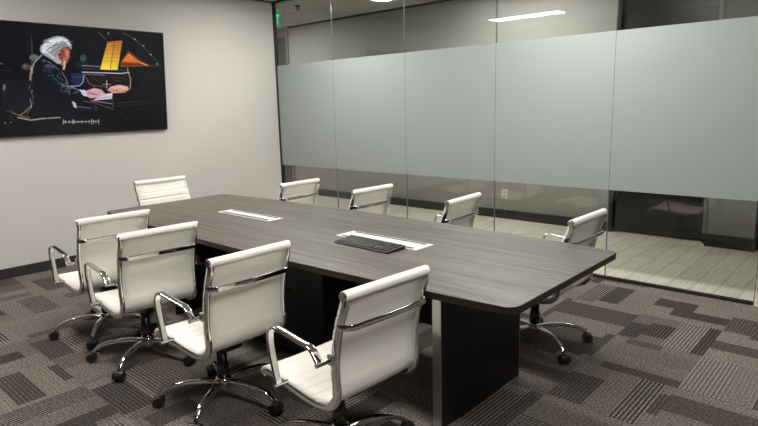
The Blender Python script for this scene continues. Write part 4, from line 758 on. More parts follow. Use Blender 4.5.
def plank_mat():
    t = NT('pale_wood_look_planks'); c = t.coord()
    mp = t.n('ShaderNodeMapping'); mp.inputs['Rotation'].default_value = (0, 0, PI / 2); mp.inputs['Location'].default_value = (.4, .06, 0); t.l(c, mp.inputs[0])
    br = t.n('ShaderNodeTexBrick'); br.offset = .37; br.inputs['Scale'].default_value = 1; br.inputs['Brick Width'].default_value = 1.2; br.inputs['Row Height'].default_value = .165
    br.inputs['Mortar Size'].default_value = .0035; br.inputs['Mortar Smooth'].default_value = .3
    br.inputs['Color1'].default_value = lin(*[x + 4 for x in PLANK]); br.inputs['Color2'].default_value = lin(*[x - 9 for x in PLANK]); br.inputs['Mortar'].default_value = lin(*[x - 66 for x in PLANK])
    t.l(mp.outputs[0], br.inputs['Vector'])
    m2 = t.n('ShaderNodeMapping'); m2.inputs['Scale'].default_value = (60, 2.2, 1); t.l(c, m2.inputs[0])
    nz = t.n('ShaderNodeTexNoise'); nz.inputs['Scale'].default_value = 1.3; nz.inputs['Detail'].default_value = 5; t.l(m2.outputs[0], nz.inputs['Vector'])
    sk = t.n('ShaderNodeMapRange'); sk.inputs[1].default_value = .3; sk.inputs[2].default_value = .7; sk.inputs[3].default_value = .82; sk.inputs[4].default_value = 1.12; t.l(nz.outputs[0], sk.inputs[0])
    vm = t.n('ShaderNodeVectorMath', operation='SCALE'); t.l(br.outputs[0], vm.inputs[0]); t.l(sk.outputs[0], vm.inputs['Scale'])
    t.bsdf(vm.outputs[0], .5, 0, .35); return t.m
M['plank'] = plank_mat()
def tile_ceiling():
    t = NT('ceiling_tiles'); c = t.coord()
    br = t.n('ShaderNodeTexBrick'); br.offset = 0; br.inputs['Scale'].default_value = 1; br.inputs['Brick Width'].default_value = 1.22; br.inputs['Row Height'].default_value = .61
    br.inputs['Mortar Size'].default_value = .012; br.inputs['Color1'].default_value = lin(186, 186, 180); br.inputs['Color2'].default_value = lin(182, 182, 176); br.inputs['Mortar'].default_value = lin(150, 150, 146)
    mp = t.n('ShaderNodeMapping'); mp.inputs['Location'].default_value = (.4, .27, 0); t.l(c, mp.inputs[0]); t.l(mp.outputs[0], br.inputs['Vector'])
    t.bsdf(br.outputs[0], .9, 0, .2); return t.m
M['tile_ceiling'] = tile_ceiling()
# ------------------------------------------------------------------ the setting
RX1, RY0, CZ = 7.3, -4.98, 2.79          # room: x 0..7.3, y -4.98..0
CY, CXL, CXR = 1.80, -3.4, 8.0           # corridor beyond the glass
S_ = 'structure'
boxobj('floor', M['carpet'], 0, RX1, RY0, -.02, -.05, 0, kind=S_)
boxobj('floor_corridor', M['plank'], CXL, CXR, -.02, 2.1, -.05, 0.002, kind=S_)
CC = CZ + .052                           # corridor ceiling height
boxobj('ceiling', M['ceiling'], 0, RX1, RY0, .02, CZ, CZ + .05, kind=S_)
boxobj('ceiling_corridor', M['tile_ceiling'], CXL, CXR, .02, 2.1, CC, CC + .05, kind=S_)
boxobj('wall_left', M['wall'], -.12, 0, RY0, 0.012, 0, CZ + .05, kind=S_)
boxobj('wall_near', M['wall_dark'], -.12, RX1, RY0 - .1, RY0, 0, CZ + .05, kind=S_)
boxobj('wall_right', M['wall_dark'], RX1, RX1 + .1, RY0 - .1, .02, 0, CZ + .05, kind=S_)
boxobj('wall_neighbor', M['corridor_wall'], CXL, -.12, -.09, .012, 0, CZ + .08, kind=S_)
boxobj('wall_corridor_left', M['corridor_wall'], CXL - .1, CXL, -.09, 2.1, 0, CZ + .08, kind=S_)
boxobj('wall_corridor_right', M['corridor_wall'], CXR, CXR + .1, -.09, 2.1, 0, CZ + .08, kind=S_)
# far side of the corridor: plain wall, recessed dark doors, a forward pier
boxobj('wall_corridor', M['corridor_wall'], -1.92, 3.60, CY, CY + .14, 0, CZ + .08, kind=S_)
boxobj('wall_corridor_pier', M['corridor_wall'], 4.63, 5.05, 1.685, CY + .14, 0, CZ + .08, kind=S_)
boxobj('wall_corridor_end', M['corridor_wall'], 6.1, CXR, 1.685, CY + .14, 0, CZ + .08, kind=S_)
boxobj('wall_corridor_corner', M['corridor_wall'], CXL, -2.98, CY, CY + .14, 0, CZ + .08, kind=S_)
boxobj('baseboard_left', M['base'], 0.0, .012, RY0, -.03, 0, .096, kind=S_, bevel=.003)
boxobj('baseboard_corridor', M['base'], -1.9, 3.60, CY - .012, CY, 0, .115, kind=S_, bevel=.003)
boxobj('baseboard_pier', M['base'], 4.625, 5.055, 1.673, 1.686, 0, .13, kind=S_, bevel=.003)
boxobj('trim_1', M['track'], -1.92, 3.6, CY - .012, CY, CC - .032, CC, kind=S_)      # dark shadow gap along the top of the corridor wall
boxobj('trim_2', M['track'], 0.0, 5.36, -.03, .02, CZ - .02, CZ + .004, kind=S_)         # head channel of the glass
boxobj('trim_3', M['track'], 0.0, 5.34, -.02, .02, 0, .022, kind=S_)                     # floor channel of the glass
boxobj('trim_4', M['track'], 0.0, .022, -.022, .022, .022, CZ - .02, kind=S_, bevel=.002)             # wall channel
boxobj('trim_5', M['track'], 0.0, .03, -2.2, -.03, CZ - .012, CZ + .002, kind=S_)
# corridor doors
def corr_door(n, x0, x1, y, mat, fr):
    d = boxobj('door_%d' % n, mat, x0 + .05, x1 - .05, y, y + .04, .01, 2.68); d['kind'] = S_
    m = MB(); m.box(x0, x0 + .05, y - .05, y + .06, .002, CC); m.box(x1 - .05, x1, y - .05, y + .06, .002, CC); m.box(x0 + .05, x1 - .05, y - .05, y + .06, 2.69, CC)
    m.build('door_frame', fr, d)
    h = MB(); h.cyl((x1 - .12, y - .002, 1.0), (x1 - .12, y - .05, 1.0), .011); h.cyl((x1 - .12, y - .05, 1.0), (x1 - .25, y - .05, 1.0), .01)
    h.build('door_handle', M['chrome'], d)
corr_door(1, 3.60, 4.63, 1.845, M['door_dark'], M['door_dark'])
corr_door(2, 5.05, 6.10, 1.845, M['door_dark'], M['door_dark'])
corr_door(3, -2.98, -1.92, CY + .02, M['steel_door'], M['door_frame'])
boxobj('trim_6', M['door_frame'], 4.60, 4.635, 1.68, 1.72, .13, CZ, kind=S_)

# glass partition: five fixed panes and a glass door leaf, a band of frosted film on each
J = [.022, 1.041, 2.116, 3.191, 4.266, 5.341]
for k in range(5):
    x0, x1 = J[k] + (.002 if k else 0), J[k + 1] - .002
    w = boxobj('window_%d' % (k + 1), M['glass'], x0, x1, -.006, .006, .022, CZ - .02, kind=S_)
    boxobj('frosted_film', M['film'], x0, x1, -.0078, -.0065, .758, 2.016, w)
    m = MB(); m.box(x1, x1 + .004, -.0082, .0082, .022, CZ - .02); m.build('joint_seal', M['seal'], w)
d = boxobj('door_4', M['glass'], 5.352, 6.28, -.006, .006, .012, CZ - .02, kind=S_)
boxobj('frosted_film', M['film'], 5.352, 6.28, -.0078, -.0065, .758, 2.016, d)
h = MB(); h.cyl((6.18, -.06, .8), (6.18, -.06, 1.3), .014); h.cyl((6.18, -.06, .86), (6.18, .0, .86), .009); h.cyl((6.18, -.06, 1.24), (6.18, .0, 1.24), .009); h.build('door_handle', M['chrome'], d)
w = boxobj('window_6', M['glass'], 6.29, RX1, -.006, .006, .0, CZ - .02, kind=S_); boxobj('frosted_film', M['film'], 6.29, RX1, -.0078, -.0065, .758, 2.016, w)

# ------------------------------------------------------------------ lights of the place
def ceiling_light(cx, cy, lx, ly, z, strength, col, label, grp):
    r = thing('ceiling_light', label, 'ceiling light', (cx, cy, z), 0, grp)
    m = MB(); t = .018
    m.box(-lx / 2 - t, lx / 2 + t, -ly / 2 - t, -ly / 2, -.012, .0); m.box(-lx / 2 - t, lx / 2 + t, ly / 2, ly / 2 + t, -.012, .0)
    m.box(-lx / 2 - t, -lx / 2, -ly / 2, ly / 2, -.012, .0); m.box(lx / 2, lx / 2 + t, -ly / 2, ly / 2, -.012, .0)
    m.build('frame', M['alu_plate'], r)
    m = MB(); m.box(-lx / 2, lx / 2, -ly / 2, ly / 2, -.008, -.001); m.build('diffuser', emit('lit_diffuser', col, strength), r)
    return r
g = 'linear ceiling lights of the meeting room'
for x, y, st in LIGHTS:
    ceiling_light(x, y, 1.18, .29, CZ, st, LCOL, 'long white linear light in the meeting room ceiling with a thin pale frame', g)
for x, yy, st in CORRX:
    ceiling_light(x, yy, 1.2, .40, CC, st, CCOL, 'white light panel in the corridor ceiling beyond the glass wall', 'corridor ceiling lights')

# exit sign and sprinkler in the corridor
r = thing('exit_sign', 'green lit exit sign hanging from the corridor ceiling beyond the glass', 'exit sign', (-.6, .43, CC))
boxobj('housing', M['alu_plate'], -.025, .025, -.17, .17, -.05, 0, r, .004)
boxobj('sign_plate', noisy('pale_sign_plate', lin(190, 205, 196), .2, scale=20), -.004, .004, -.165, .165, -.262, -.05, r)
def text_mesh(name, s, size, mat, parent, loc, rot, depth=.003):
    cu = bpy.data.curves.new(name, 'FONT'); cu.body = s; cu.size = size; cu.extrude = depth; cu.align_x = 'CENTER'; cu.align_y = 'CENTER'
    tmp = bpy.data.objects.new(name + '_t', cu); COL.objects.link(tmp); bpy.context.view_layer.update()
    me = bpy.data.meshes.new_from_object(tmp.evaluated_get(bpy.context.evaluated_depsgraph_get())); bpy.data.objects.remove(tmp)
    o = bpy.data.objects.new(name, me); COL.objects.link(o); me.materials.clear(); me.materials.append(mat); o.parent = parent; o.location = loc; o.rotation_euler = rot
    return o
tx = text_mesh('lettering', 'EXIT', .2, emit('exit_green', lin(10, 225, 120), 1.6), r, (.005, -.002, -.157), (PI / 2, 0, PI / 2))
tx.scale = (.70, 1, 1)
r = thing('fire_sprinkler', 'small dark sprinkler head on the corridor ceiling', 'sprinkler', (-.25, .61, CC))
m = MB(); m.lathe([(.001, 0), (.04, 0), (.04, -.006), (.012, -.01), (.001, -.01)]); m.build('escutcheon', M['dark_metal'], r)
m = MB(); m.cyl((0, 0, -.01), (0, 0, -.045), .012); m.lathe([(.001, -.045), (.03, -.047), (.03, -.051), (.001, -.053)]); m.build('nozzle', M['dark_metal'], r)
# wall outlet
r = thing('wall_outlet', 'white double power outlet low on the grey corridor wall', 'power outlet', (2.268, CY, .322))
boxobj('cover_plate', noisy('white_plastic', lin(222, 220, 212), .4, scale=60), -.043, .043, -.008, 0, -.064, .064, r, .003)
for z in (-.026, .026):
    s = boxobj('socket', noisy('ivory_plastic', lin(205, 202, 192), .4, scale=60), -.019, .019, -.011, -.007, z - .016, z + .016, r, .002)
    m = MB(); m.box(-.009, -.006, -.0118, -.0108, z - .004, z + .007); m.box(.006, .009, -.0118, -.0108, z - .004, z + .007); m.cyl((0, -.0108, z - .009), (0, -.0118, z - .009), .003, n=8); m.build('slots', M['brush'], s)

# ------------------------------------------------------------------ television
TY0, TY1, TZ0, TZ1 = -3.362, -1.570, 1.292, 2.304
tv = thing('television', 'large black flat screen television on the pale wall showing a pianist', 'television', (0, (TY0 + TY1) / 2, TZ0))
hw, hh = (TY1 - TY0) / 2, TZ1 - TZ0
tv.rotation_euler = (0, math.radians(5), 0)
boxobj('casing', noisy('tv_casing', (.012, .012, .013, 1), .3, scale=80), .010, .040, -hw, hw, 0, hh, tv, .004)
bk = boxobj('wall_mount', M['black_plastic'], 0.001, .036, -.35, .35, .25, .8, tv); bk.rotation_euler = (0, -math.radians(5), 0)
for y in (-.25, .22):
    m = MB(); m.box(.012, .058, y, y + .03, .28, .34); m.box(.012, .085, y, y + .03, .70, .76); m.box(.012, .04, y, y + .03, .33, .71); m.build('mount_arm', M['black_plastic'], bk)
def screen_mesh():
    NX, NY = 400, 226
    img = np.zeros((NY + 1, NX + 1, 3), np.float32); img[:] = np.array((9, 10, 15))
    gu, gv = np.meshgrid(np.linspace(0, 1, NX + 1), np.linspace(0, 1, NY + 1)); asp = hh / (2 * hw)
    for op, c, e, pts in PAINT:
        P = np.array(pts, float); w = e if op == 'l' else 0
        u0, u1 = P[:, 0].min() - w - .003, P[:, 0].max() + w + .003; v0, v1 = P[:, 1].min() - w * 2 - .004, P[:, 1].max() + w * 2 + .004
        a0, a1 = max(0, int(u0 * NX)), min(NX, int(u1 * NX) + 1); b0, b1 = max(0, int(v0 * NY)), min(NY, int(v1 * NY) + 1)
        if a1 <= a0 or b1 <= b0: continue
        U, V = gu[b0:b1 + 1, a0:a1 + 1], gv[b0:b1 + 1, a0:a1 + 1]
        sub = img[b0:b1 + 1, a0:a1 + 1]
        if op == 'p':
            acc = np.zeros(U.shape, np.float32)
            for du, dv in ((-.25, -.25), (.25, -.25), (-.25, .25), (.25, .25)):
                uu, vv = U + du / NX, V + dv / NY; ins = np.zeros(U.shape, bool)
                for (x1, y1), (x2, y2) in zip(P, np.roll(P, -1, 0)):
                    if y1 == y2: continue
                    cr = ((y1 > vv) != (y2 > vv)) & (uu < (x2 - x1) * (vv - y1) / (y2 - y1) + x1); ins ^= cr
                acc += ins * .25
            colr = np.array(c, np.float32) * np.ones(sub.shape, np.float32)
            if e is not None:
                f = ((V - P[:, 1].min()) / (P[:, 1].max() - P[:, 1].min()))[..., None] ** 1.2
                colr = colr * (1 - f) + np.array(e, np.float32) * f
            sub[:] = sub * (1 - acc[..., None]) + colr * acc[..., None]
        else:
            d = np.full(U.shape, 9., np.float32)
            for (x1, y1), (x2, y2) in zip(P[:-1], P[1:]):
                dx, dy = x2 - x1, (y2 - y1) * asp; L = dx * dx + dy * dy + 1e-12
                t = np.clip(((U - x1) * dx + (V - y1) * asp * dy) / L, 0, 1)
                d = np.minimum(d, np.hypot(U - x1 - t * dx, (V - y1) * asp - t * dy))
            al = np.clip((w / 2 - d) * NX + .6, 0, 1)[..., None]
            sub[:] = sub * (1 - al) + np.array(c, np.float32) * al
    me = bpy.data.meshes.new('screen')
    X = .0405; yy = -hw + .008 + gu * (2 * hw - .016); zz = hh - .008 - gv * (hh - .02)
    vs = np.stack([np.full(gu.shape, X), yy, zz], -1).reshape(-1, 3)
    n = NX + 1
    idx = (np.arange(NY)[:, None] * n + np.arange(NX)[None, :]).reshape(-1)
    fs = np.stack([idx, idx + n, idx + n + 1, idx + 1], -1)
    me.from_pydata(vs.tolist(), [], fs.tolist())
    ca = me.color_attributes.new('picture', 'FLOAT_COLOR', 'POINT')
    q = img.reshape(-1, 3) / 255; q = np.where(q <= .04045, q / 12.92, ((q + .055) / 1.055) ** 2.4)
    ca.data.foreach_set('color', np.concatenate([q, np.ones((len(q), 1))], 1).astype(np.float32).reshape(-1))
    t = NT('lit_screen'); at = t.n('ShaderNodeAttribute'); at.attribute_name = 'picture'
    b = t.bsdf((.004, .004, .005, 1), .22, 0, .3); t.l(at.outputs['Color'], b.inputs['Emission Color']); b.inputs['Emission Strength'].default_value = SCREEN
    me.materials.append(t.m); me.update()
    o = bpy.data.objects.new('screen', me); COL.objects.link(o); o.parent = tv
screen_mesh()

# ------------------------------------------------------------------ conference table
TX0, TX1, TYC, TH = 1.52, 5.024, -2.405, .74
def half(x): return .525 + .08 * (1 - ((x - (TX0 + TX1) / 2) / ((TX1 - TX0) / 2)) ** 2)
def outline(off):
    r = .055; h = half(TX0); P = []
    x0, x1 = TX0 - off, TX1 + off
    n = 40
    def corner(cx, cy, a0):
        for k in range(9):
            t = math.radians(a0 + 90 * k / 8); P.append((cx + (r + off) * math.cos(t), cy + (r + off) * math.sin(t)))
    xs = [TX0 + r + (TX1 - TX0 - 2 * r) * k / n for k in range(n + 1)]
    hc = half(TX0 + r) - r
    corner(TX0 + r, TYC - hc, 180)
    P += [(x, TYC - half(x) - off) for x in xs[1:-1]]
    corner(TX1 - r, TYC - hc, 270); corner(TX1 - r, TYC + hc, 0)
    P += [(x, TYC + half(x) + off) for x in reversed(xs[1:-1])]
    corner(TX0 + r, TYC + hc, 90)
    return P
tb = thing('conference_table', 'long boat shaped conference table with charcoal woodgrain top and dark panel legs', 'table', (0, 0, 0))
m = MB(); m.prism(outline(-.002), .711, TH); m.build('tabletop', M['table_top'], tb)
m = MB(); A, B = outline(-.0021), outline(0); n = len(A)
vs = [(x, y, z) for P, z in ((B, .710), (B, TH - .0015), (A, TH - .0002), (A, .710)) for x, y in P]
m.add(vs, [(a * n + k, a * n + (k + 1) % n, ((a + 1) % 4) * n + (k + 1) % n, ((a + 1) % 4) * n + k) for a in range(4) for k in range(n)])
eb = m.build('edge_band', M['table_edge'], tb); eb['label'] = 'dark edge band'
for x0, x1 in ((4.528, 4.572), (2.118, 2.162)):
    lg = boxobj('panel_leg', M['table_leg'], x0, x1, -2.765, -2.042, .003, .712, tb)
    for y0, y1 in ((-2.769, -2.7648), (-2.0422, -2.038)):
        q = boxobj('metal_edge_strip', M['silver_trim'], x0 - .001, x1 + .001, y0, y1, .0, .7105, lg); q['label'] = 'satin silver edge strip'
boxobj('modesty_panel', M['table_leg'], 2.162, 4.528, -2.42, -2.39, .33, .712, tb)
m = MB(); m.box(2.80, 3.72, -2.70, -2.11, .06, .712); m.box(2.83, 3.69, -2.67, -2.14, 0, .06); m.build('center_pedestal', M['table_leg'], tb, .003)

def power_unit(label, x0, x1, y0, y1):
    r = thing('power_unit', label, 'power unit', ((x0 + x1) / 2, (y0 + y1) / 2, TH), 0, 'power units set into the tabletop')
    a, b = (x1 - x0) / 2, (y1 - y0) / 2
    boxobj('frame_plate', M['alu_plate'], -a, a, -b, b, .0002, .003, r, .0008)
    boxobj('lid', M['alu_plate'], -a + .05, a - .05, -b + .034, b - .034, .003, .0055, r, .001)
    for s in (-1, 1):
        boxobj('brush_strip', M['brush'], -a + .035, a - .035, s * (b - .02) - .0075, s * (b - .02) + .0075, .0029, .0042, r)
power_unit('white slotted power plate in the tabletop nearer the TV wall', 2.298, 2.915, -2.438, -2.310)
power_unit('white slotted power plate in the tabletop behind the black keyboard', 3.597, 4.200, -2.468, -2.317)

# keyboard
kb = thing('keyboard', 'black full size computer keyboard lying on the conference table', 'keyboard', (3.928, -2.538, TH), -.03)
kb.scale = (.94, .98, 1)
KW, KD = .215, .072
m = MB()
m.add([(x, y, z) for x in (-KW, KW) for y, z in ((-KD, .0008), (KD, .0008), (KD, .020), (KD - .012, .021), (-KD + .004, .011), (-KD, .008))],
      [(0, 1, 2, 3, 4, 5), (11, 10, 9, 8, 7, 6)] + [(k, (k + 1) % 6 + 0, (k + 1) % 6 + 6, k + 6) for k in range(6)])
m.build('body', M['black_plastic'], kb, .002)
m = MB()
def key(x0, x1, r):
    y0 = -KD + .010 + r * .0205; y1 = y0 + .0165; zb = lambda y: .011 + (y + KD - .004) * (.010 / (2 * KD - .016))
    i = .002
    m.add([(x0, y0, zb(y0)), (x1, y0, zb(y0)), (x1, y1, zb(y1)), (x0, y1, zb(y1)), (x0 + i, y0 + i, zb(y0) + .0055), (x1 - i, y0 + i, zb(y0) + .0055), (x1 - i, y1 - i, zb(y1) + .0055), (x0 + i, y1 - i, zb(y1) + .0055)],
          [(4, 5, 6, 7), (0, 1, 5, 4), (1, 2, 6, 5), (2, 3, 7, 6), (3, 0, 4, 7)])
p = .0188
for r_ in range(6):
    x = -KW + .008
    if r_ == 0: ws = [1.25, 1.25, 1.25, 6.25, 1.25, 1.25, 1.25, 1.25]
    elif r_ == 1: ws = [2.25] + [1] * 10 + [2.75]
    elif r_ == 2: ws = [1.75] + [1] * 11 + [2.25]
    elif r_ == 3: ws = [1.5] + [1] * 12 + [1.5]
    elif r_ == 4: ws = [1] * 13 + [2]
    else: ws = [1] * 15
    for w_ in ws: key(x + .0012, x + w_ * p - .0012, r_); x += w_ * p
    x = -KW + .008 + 15.4 * p
    for q in range(3):
        if r_ in (0, 3, 4, 5) or (r_ == 1 and q == 1): key(x + q * p + .0012, x + (q + 1) * p - .0012, r_)
    x = -KW + .008 + 18.0 * p
    for q in range(4):
        if x + (q + 1) * p < KW - .004: key(x + q * p + .0012, x + (q + 1) * p - .0012, r_)
m.build('keys', noisy('key_caps', (.022, .022, .024, 1), .38, scale=90, amt=.1), kb)

# ------------------------------------------------------------------ office chairs
RAIL = spline([(.314, 0, .838), (.294, 0, .785), (.272, 0, .73), (.252, 0, .66), (.239, 0, .58), (.236, 0, .51), (.240, 0, .46), (.233, 0, .42), (.206, 0, .391), (.165, 0, .377), (.10, 0, .373), (0, 0, .380), (-.1, 0, .393), (-.18, 0, .403), (-.215, 0, .402), (-.236, 0, .390), (-.244, 0, .372)], 6)
BASE_SEC = None
def make_chair():
    ch = thing('office_chair', 'white office chair', 'chair', (0, 0, 0))
    # upholstery: one sling following the rails, ribbed across on its front
    hwid = .2215; arc = [0]
    for a, b in zip(RAIL[:-1], RAIL[1:]): arc.append(arc[-1] + (b - a).length)
    Lt = arc[-1]; NS = 260
    def at(s):
        for i in range(len(arc) - 1):
            if arc[i + 1] >= s:
                f = (s - arc[i]) / max(1e-9, arc[i + 1] - arc[i]); q = RAIL[i].lerp(RAIL[i + 1], f); t = (RAIL[min(i + 2, len(RAIL) - 1)] - RAIL[max(i - 1, 0)]).normalized(); return q, t
        return RAIL[-1], (RAIL[-1] - RAIL[-2]).normalized()
    def sling(s0, s1):
        m = MB(); vs = []; ny = 7
        ys = [-hwid + 2 * hwid * k / (ny - 1) for k in range(ny)]
        for i in range(NS + 1):
            s = s0 + (s1 - s0) * i / NS; q, t = at(s)
            nrm = Vector((t.z, 0, -t.x))          # towards the sitter (front of the back, top of the seat)
            if nrm.dot(Vector((-1, 0, 1))) < 0: nrm = -nrm
            ph = ((s - .085) / .056) % 1.0; rib = .0055 * (1 - abs(2 * ph - 1) ** 6)
            if s < .085: rib = .0055
            if s > Lt - .05: rib = .0055
            sag = lambda y: -.006 * (1 - (y / hwid) ** 2)
            for y in ys: vs.append(q + nrm * (.004 + rib + sag(y)) + Vector((0, y, 0)))
            for y in reversed(ys): vs.append(q + nrm * (-.006 + sag(y)) + Vector((0, y, 0)))
        mm = 2 * ny
        fs = [(i * mm + k, i * mm + (k + 1) % mm, (i + 1) * mm + (k + 1) % mm, (i + 1) * mm + k) for i in range(NS) for k in range(mm)]
        m.add(vs, fs, True); m.add(vs[:mm], [tuple(range(mm))]); m.add(vs[-mm:], [tuple(reversed(range(mm)))])
        return m
    BACKED = []
    for i, q in enumerate(RAIL):
        t = (RAIL[min(i + 1, len(RAIL) - 1)] - RAIL[max(i - 1, 0)]).normalized(); nn = Vector((t.z, 0, -t.x))
        if nn.dot(Vector((-1, 0, 1))) < 0: nn = -nn
        BACKED.append(q - nn * (.014 if i > 4 else .014 * i / 4))
    cut = next(arc[i] for i in range(len(RAIL)) if RAIL[i].x < .222 and RAIL[i].z < .42)
    sling(.012, cut).build('backrest', M['leather'], ch)
    sling(cut, Lt).build('seat', M['leather'], ch)
    m = MB(); m.cyl((.314, -.222, .838), (.314, .222, .838), .0205, n=24); tr = m.build('top_roll', M['leather'], ch, .004)
    for s in (-1, 1):
        m = MB(); m.cyl((.314, s * .2218, .838), (.314, s * .2295, .838), .0185, .0165, n=24)
        q = m.build('end_cap', M['chrome'], tr); q['label'] = 'polished end cap'
    m = MB(); m.cyl((-.240, -.212, .377), (-.240, .212, .377), .010, n=16); m.build('front_roll', M['leather'], ch)
    for s in (-1, 1):
        m = MB(); m.sweep([(q.x, s * .2150, q.z) for q in BACKED], rrect(.0110, .0150, .0085, 4), n_side=(0, 1, 0)); m.build('side_rail', M['chrome'], ch)
    # bowed bar across the back
    m = MB(); m.sweep(spline([(.280, -.221, .718), (.298, -.219, .718), (.317, -.202, .718), (.327, -.170, .718), (.332, 0, .718), (.327, .170, .718), (.317, .202, .718), (.298, .219, .718), (.278, .221, .718)], 6), rrect(.006, .013, .005, 3)); m.build('back_crossbar', M['chrome'], ch)
    # arms
    for s in (-1, 1):
        m = MB(); path = [(x, s * .268, z) for x, z in ((.224, .568), (.207, .590), (.188, .612), (.162, .625), (.10, .631), (.0, .641), (-.045, .644), (-.074, .636), (-.090, .612), (-.093, .575), (-.085, .52), (-.067, .45), (-.052, .398))]
        sp = spline(path, 5); vs = []; sec = rrect(.0165, .0062, .0055, 3); k = len(sec); prev = None
        for i, q in enumerate(sp):
            t = (sp[min(i + 1, len(sp) - 1)] - sp[max(i - 1, 0)]).normalized()
            side = Vector((0, 1, 0)); side = (side - t * side.dot(t))
            if side.length < .35 and prev is not None: side = prev - t * prev.dot(t)
            side.normalize(); prev = side; nr = side.cross(t)
            vs += [q + side * a + nr * b for a, b in sec]
        m.add(vs, [(i * k + j, i * k + (j + 1) % k, (i + 1) * k + (j + 1) % k, (i + 1) * k + j) for i in range(len(sp) - 1) for j in range(k)], True)
        m.add(vs[:k], [tuple(range(k))]); m.add(vs[-k:], [tuple(range(k))])
        for x, z in ((.224, .572), (-.053, .397)): m.cyl((x, s * .224, z), (x, s * .287, z), .0095, n=14)
        m.box(.222, .246, s * .2275 - .005, s * .2275 + .005, .560, .598)
        m.build('armrest', M['chrome'], ch)
    # under the seat
    m = MB()
    for x, z in ((-.10, .378), (.10, .358)): m.sweep(spline([(x, -.216, z), (x, -.12, z - .012), (x, 0, z - .018), (x, .12, z - .012), (x, .216, z)], 4), rrect(.012, .007, .004, 2))
    m.build('seat_stretchers', M['chrome'], ch)
    m = MB(); m.box(-.13, .125, -.05, .05, .312, .352); m.build('tilt_mechanism', M['black_plastic'], ch, .008)
    m = MB(); m.cyl((-.03, .05, .335), (-.035, .185, .345), .0055, n=10); m.cyl((-.035, .185, .345), (-.036, .215, .347), .011, .009, n=12); lv = m.build('height_lever', M['black_plastic'], ch)
    m = MB(); m.lathe([(.001, .325), (.026, .325), (.026, .215), (.031, .205), (.031, .125), (.001, .125)]); m.build('gas_column', M['dark_metal'], ch)
    m = MB(); m.lathe([(.001, .133), (.036, .133), (.042, .125), (.042, .085), (.036, .072), (.001, .072)]); m.build('base_hub', M['chrome'], ch)
    lp = spline([(.03, 0, .106), (.09, 0, .116), (.16, 0, .118), (.22, 0, .112), (.27, 0, .098), (.305, 0, .078), (.318, 0, .064)], 5); N = len(lp)
    for k in range(5):
        m = MB(); m.sweep(lp, rrect(.016, .013, .007, 3), scales=[(1.05 - .45 * i / (N - 1), 1.1 - .45 * i / (N - 1)) for i in range(N)])
        lg = m.build('base_leg', M['chrome'], ch); lg.rotation_euler = (0, 0, 2 * PI * k / 5)
        m = MB(); m.cyl((.318, 0, .072), (.318, 0, .045), .007, n=10)
        for s in (-1, 1):
            m.cyl((.330, s * .006, .0305), (.330, s * .029, .0305), .0300, .0265, n=20)
        # hood between the wheels
        vs = []
        for t in range(9):
            a = math.radians(-20 + 220 * t / 8)
            vs += [(.330 + .032 * math.cos(a), -.005, .0305 + .032 * math.sin(a)), (.330 + .032 * math.cos(a), .005, .0305 + .032 * math.sin(a))]
        m.add(vs + [(.330, -.005, .0305), (.330, .005, .0305)], [(2 * t, 2 * t + 1, 2 * t + 3, 2 * t + 2) for t in range(8)] + [tuple(list(range(0, 18, 2)) + [18]), tuple(list(range(17, 0, -2)) + [19])], True)
        c = m.build('caster', M['black_plastic'], lg); c['label'] = 'black twin wheel caster'
    return ch
chair0 = make_chair()
W1 = 'white ribbed swivel chair, '
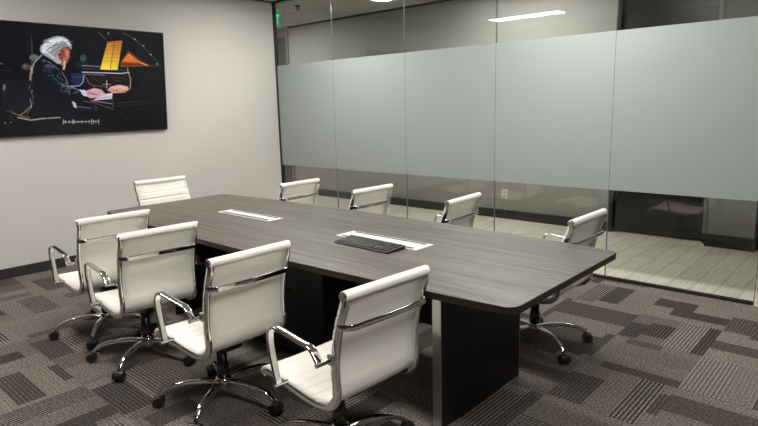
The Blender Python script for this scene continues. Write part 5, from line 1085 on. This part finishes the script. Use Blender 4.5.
CH = [
 # roll x, roll y, heading, base turn, label
 (2.364, -3.222, .028, 33, 'white swivel chair on the near side of the table, closest to the TV wall'),
 (3.010, -3.256, .052, 17, 'second white swivel chair from the TV wall on the near side of the table'),
 (3.851, -3.245, -.007, 15, 'third white swivel chair from the TV wall on the near side of the table'),
 (4.641, -3.194, .056, 65, 'white swivel chair on the near side of the table, closest to the viewer and largest'),
 (2.119, -1.478, -.055, 10, 'white swivel chair on the glass side of the table, closest to the TV wall corner'),
 (2.928, -1.414, .009, 33, 'second white swivel chair from the TV wall on the glass side of the table'),
 (3.801, -1.434, -.074, 50, 'third white swivel chair from the TV wall on the glass side of the table'),
 (4.741, -1.585, .011, 40, 'white swivel chair on the glass side at the free end of the table'),
 (1.235, -2.320, PI - .03, 20, 'white ribbed chair at the head of the table by the TV wall, facing the viewer'),
]
for i, (x, y, th, ba, lab) in enumerate(CH):
    th = -th
    o = chair0 if i == 0 else copy_tree(chair0)
    k = 1.06 if i == 8 else .995
    o.location = (x - .314 * k * math.cos(th), y - .314 * k * math.sin(th), 0); o.rotation_euler = (0, 0, th); o.scale = (k, k, k)
    o['label'] = lab; o['group'] = 'white office chairs around the conference table'
    kk = 0
    for c in o.children:
        if c.name.startswith('base_leg'):
            c.rotation_euler = (0, 0, math.radians(ba) - th + 2 * PI * kk / 5); kk += 1

# ------------------------------------------------------------------ camera and colour
f_px = 575.84
fw = Vector((-0.66167541, 0.72714386, -0.18288648)); rt = Vector((0.74250822, 0.66937055, -0.02499228)); up = Vector((-0.10424584, 0.15233149, 0.98281632))
cam = bpy.data.cameras.new('camera'); cam.sensor_width = 36; cam.lens = 36 * f_px / 758; cam.clip_start = .02
co = bpy.data.objects.new('camera', cam); COL.objects.link(co)
co.matrix_world = Matrix(((rt.x, up.x, -fw.x, 6.0153), (rt.y, up.y, -fw.y, -4.7431), (rt.z, up.z, -fw.z, 1.4843), (0, 0, 0, 1)))
SC.camera = co
wd = bpy.data.worlds.new('world'); SC.world = wd; wd.use_nodes = True
wd.node_tree.nodes['Background'].inputs[0].default_value = (.02, .02, .02, 1); wd.node_tree.nodes['Background'].inputs[1].default_value = .3
vs_ = SC.view_settings; SC.display_settings.display_device = 'sRGB'
vs_.view_transform = 'Standard'; vs_.look = 'None'; vs_.gamma = 1; vs_.exposure = EXPOSURE; vs_.use_curve_mapping = False
SC.cycles.max_bounces = 12; SC.cycles.diffuse_bounces = 5; SC.cycles.glossy_bounces = 6; SC.cycles.transparent_max_bounces = 16; SC.cycles.transmission_bounces = 8
SC.cycles.use_denoising = True; SC.cycles.sample_clamp_indirect = 6
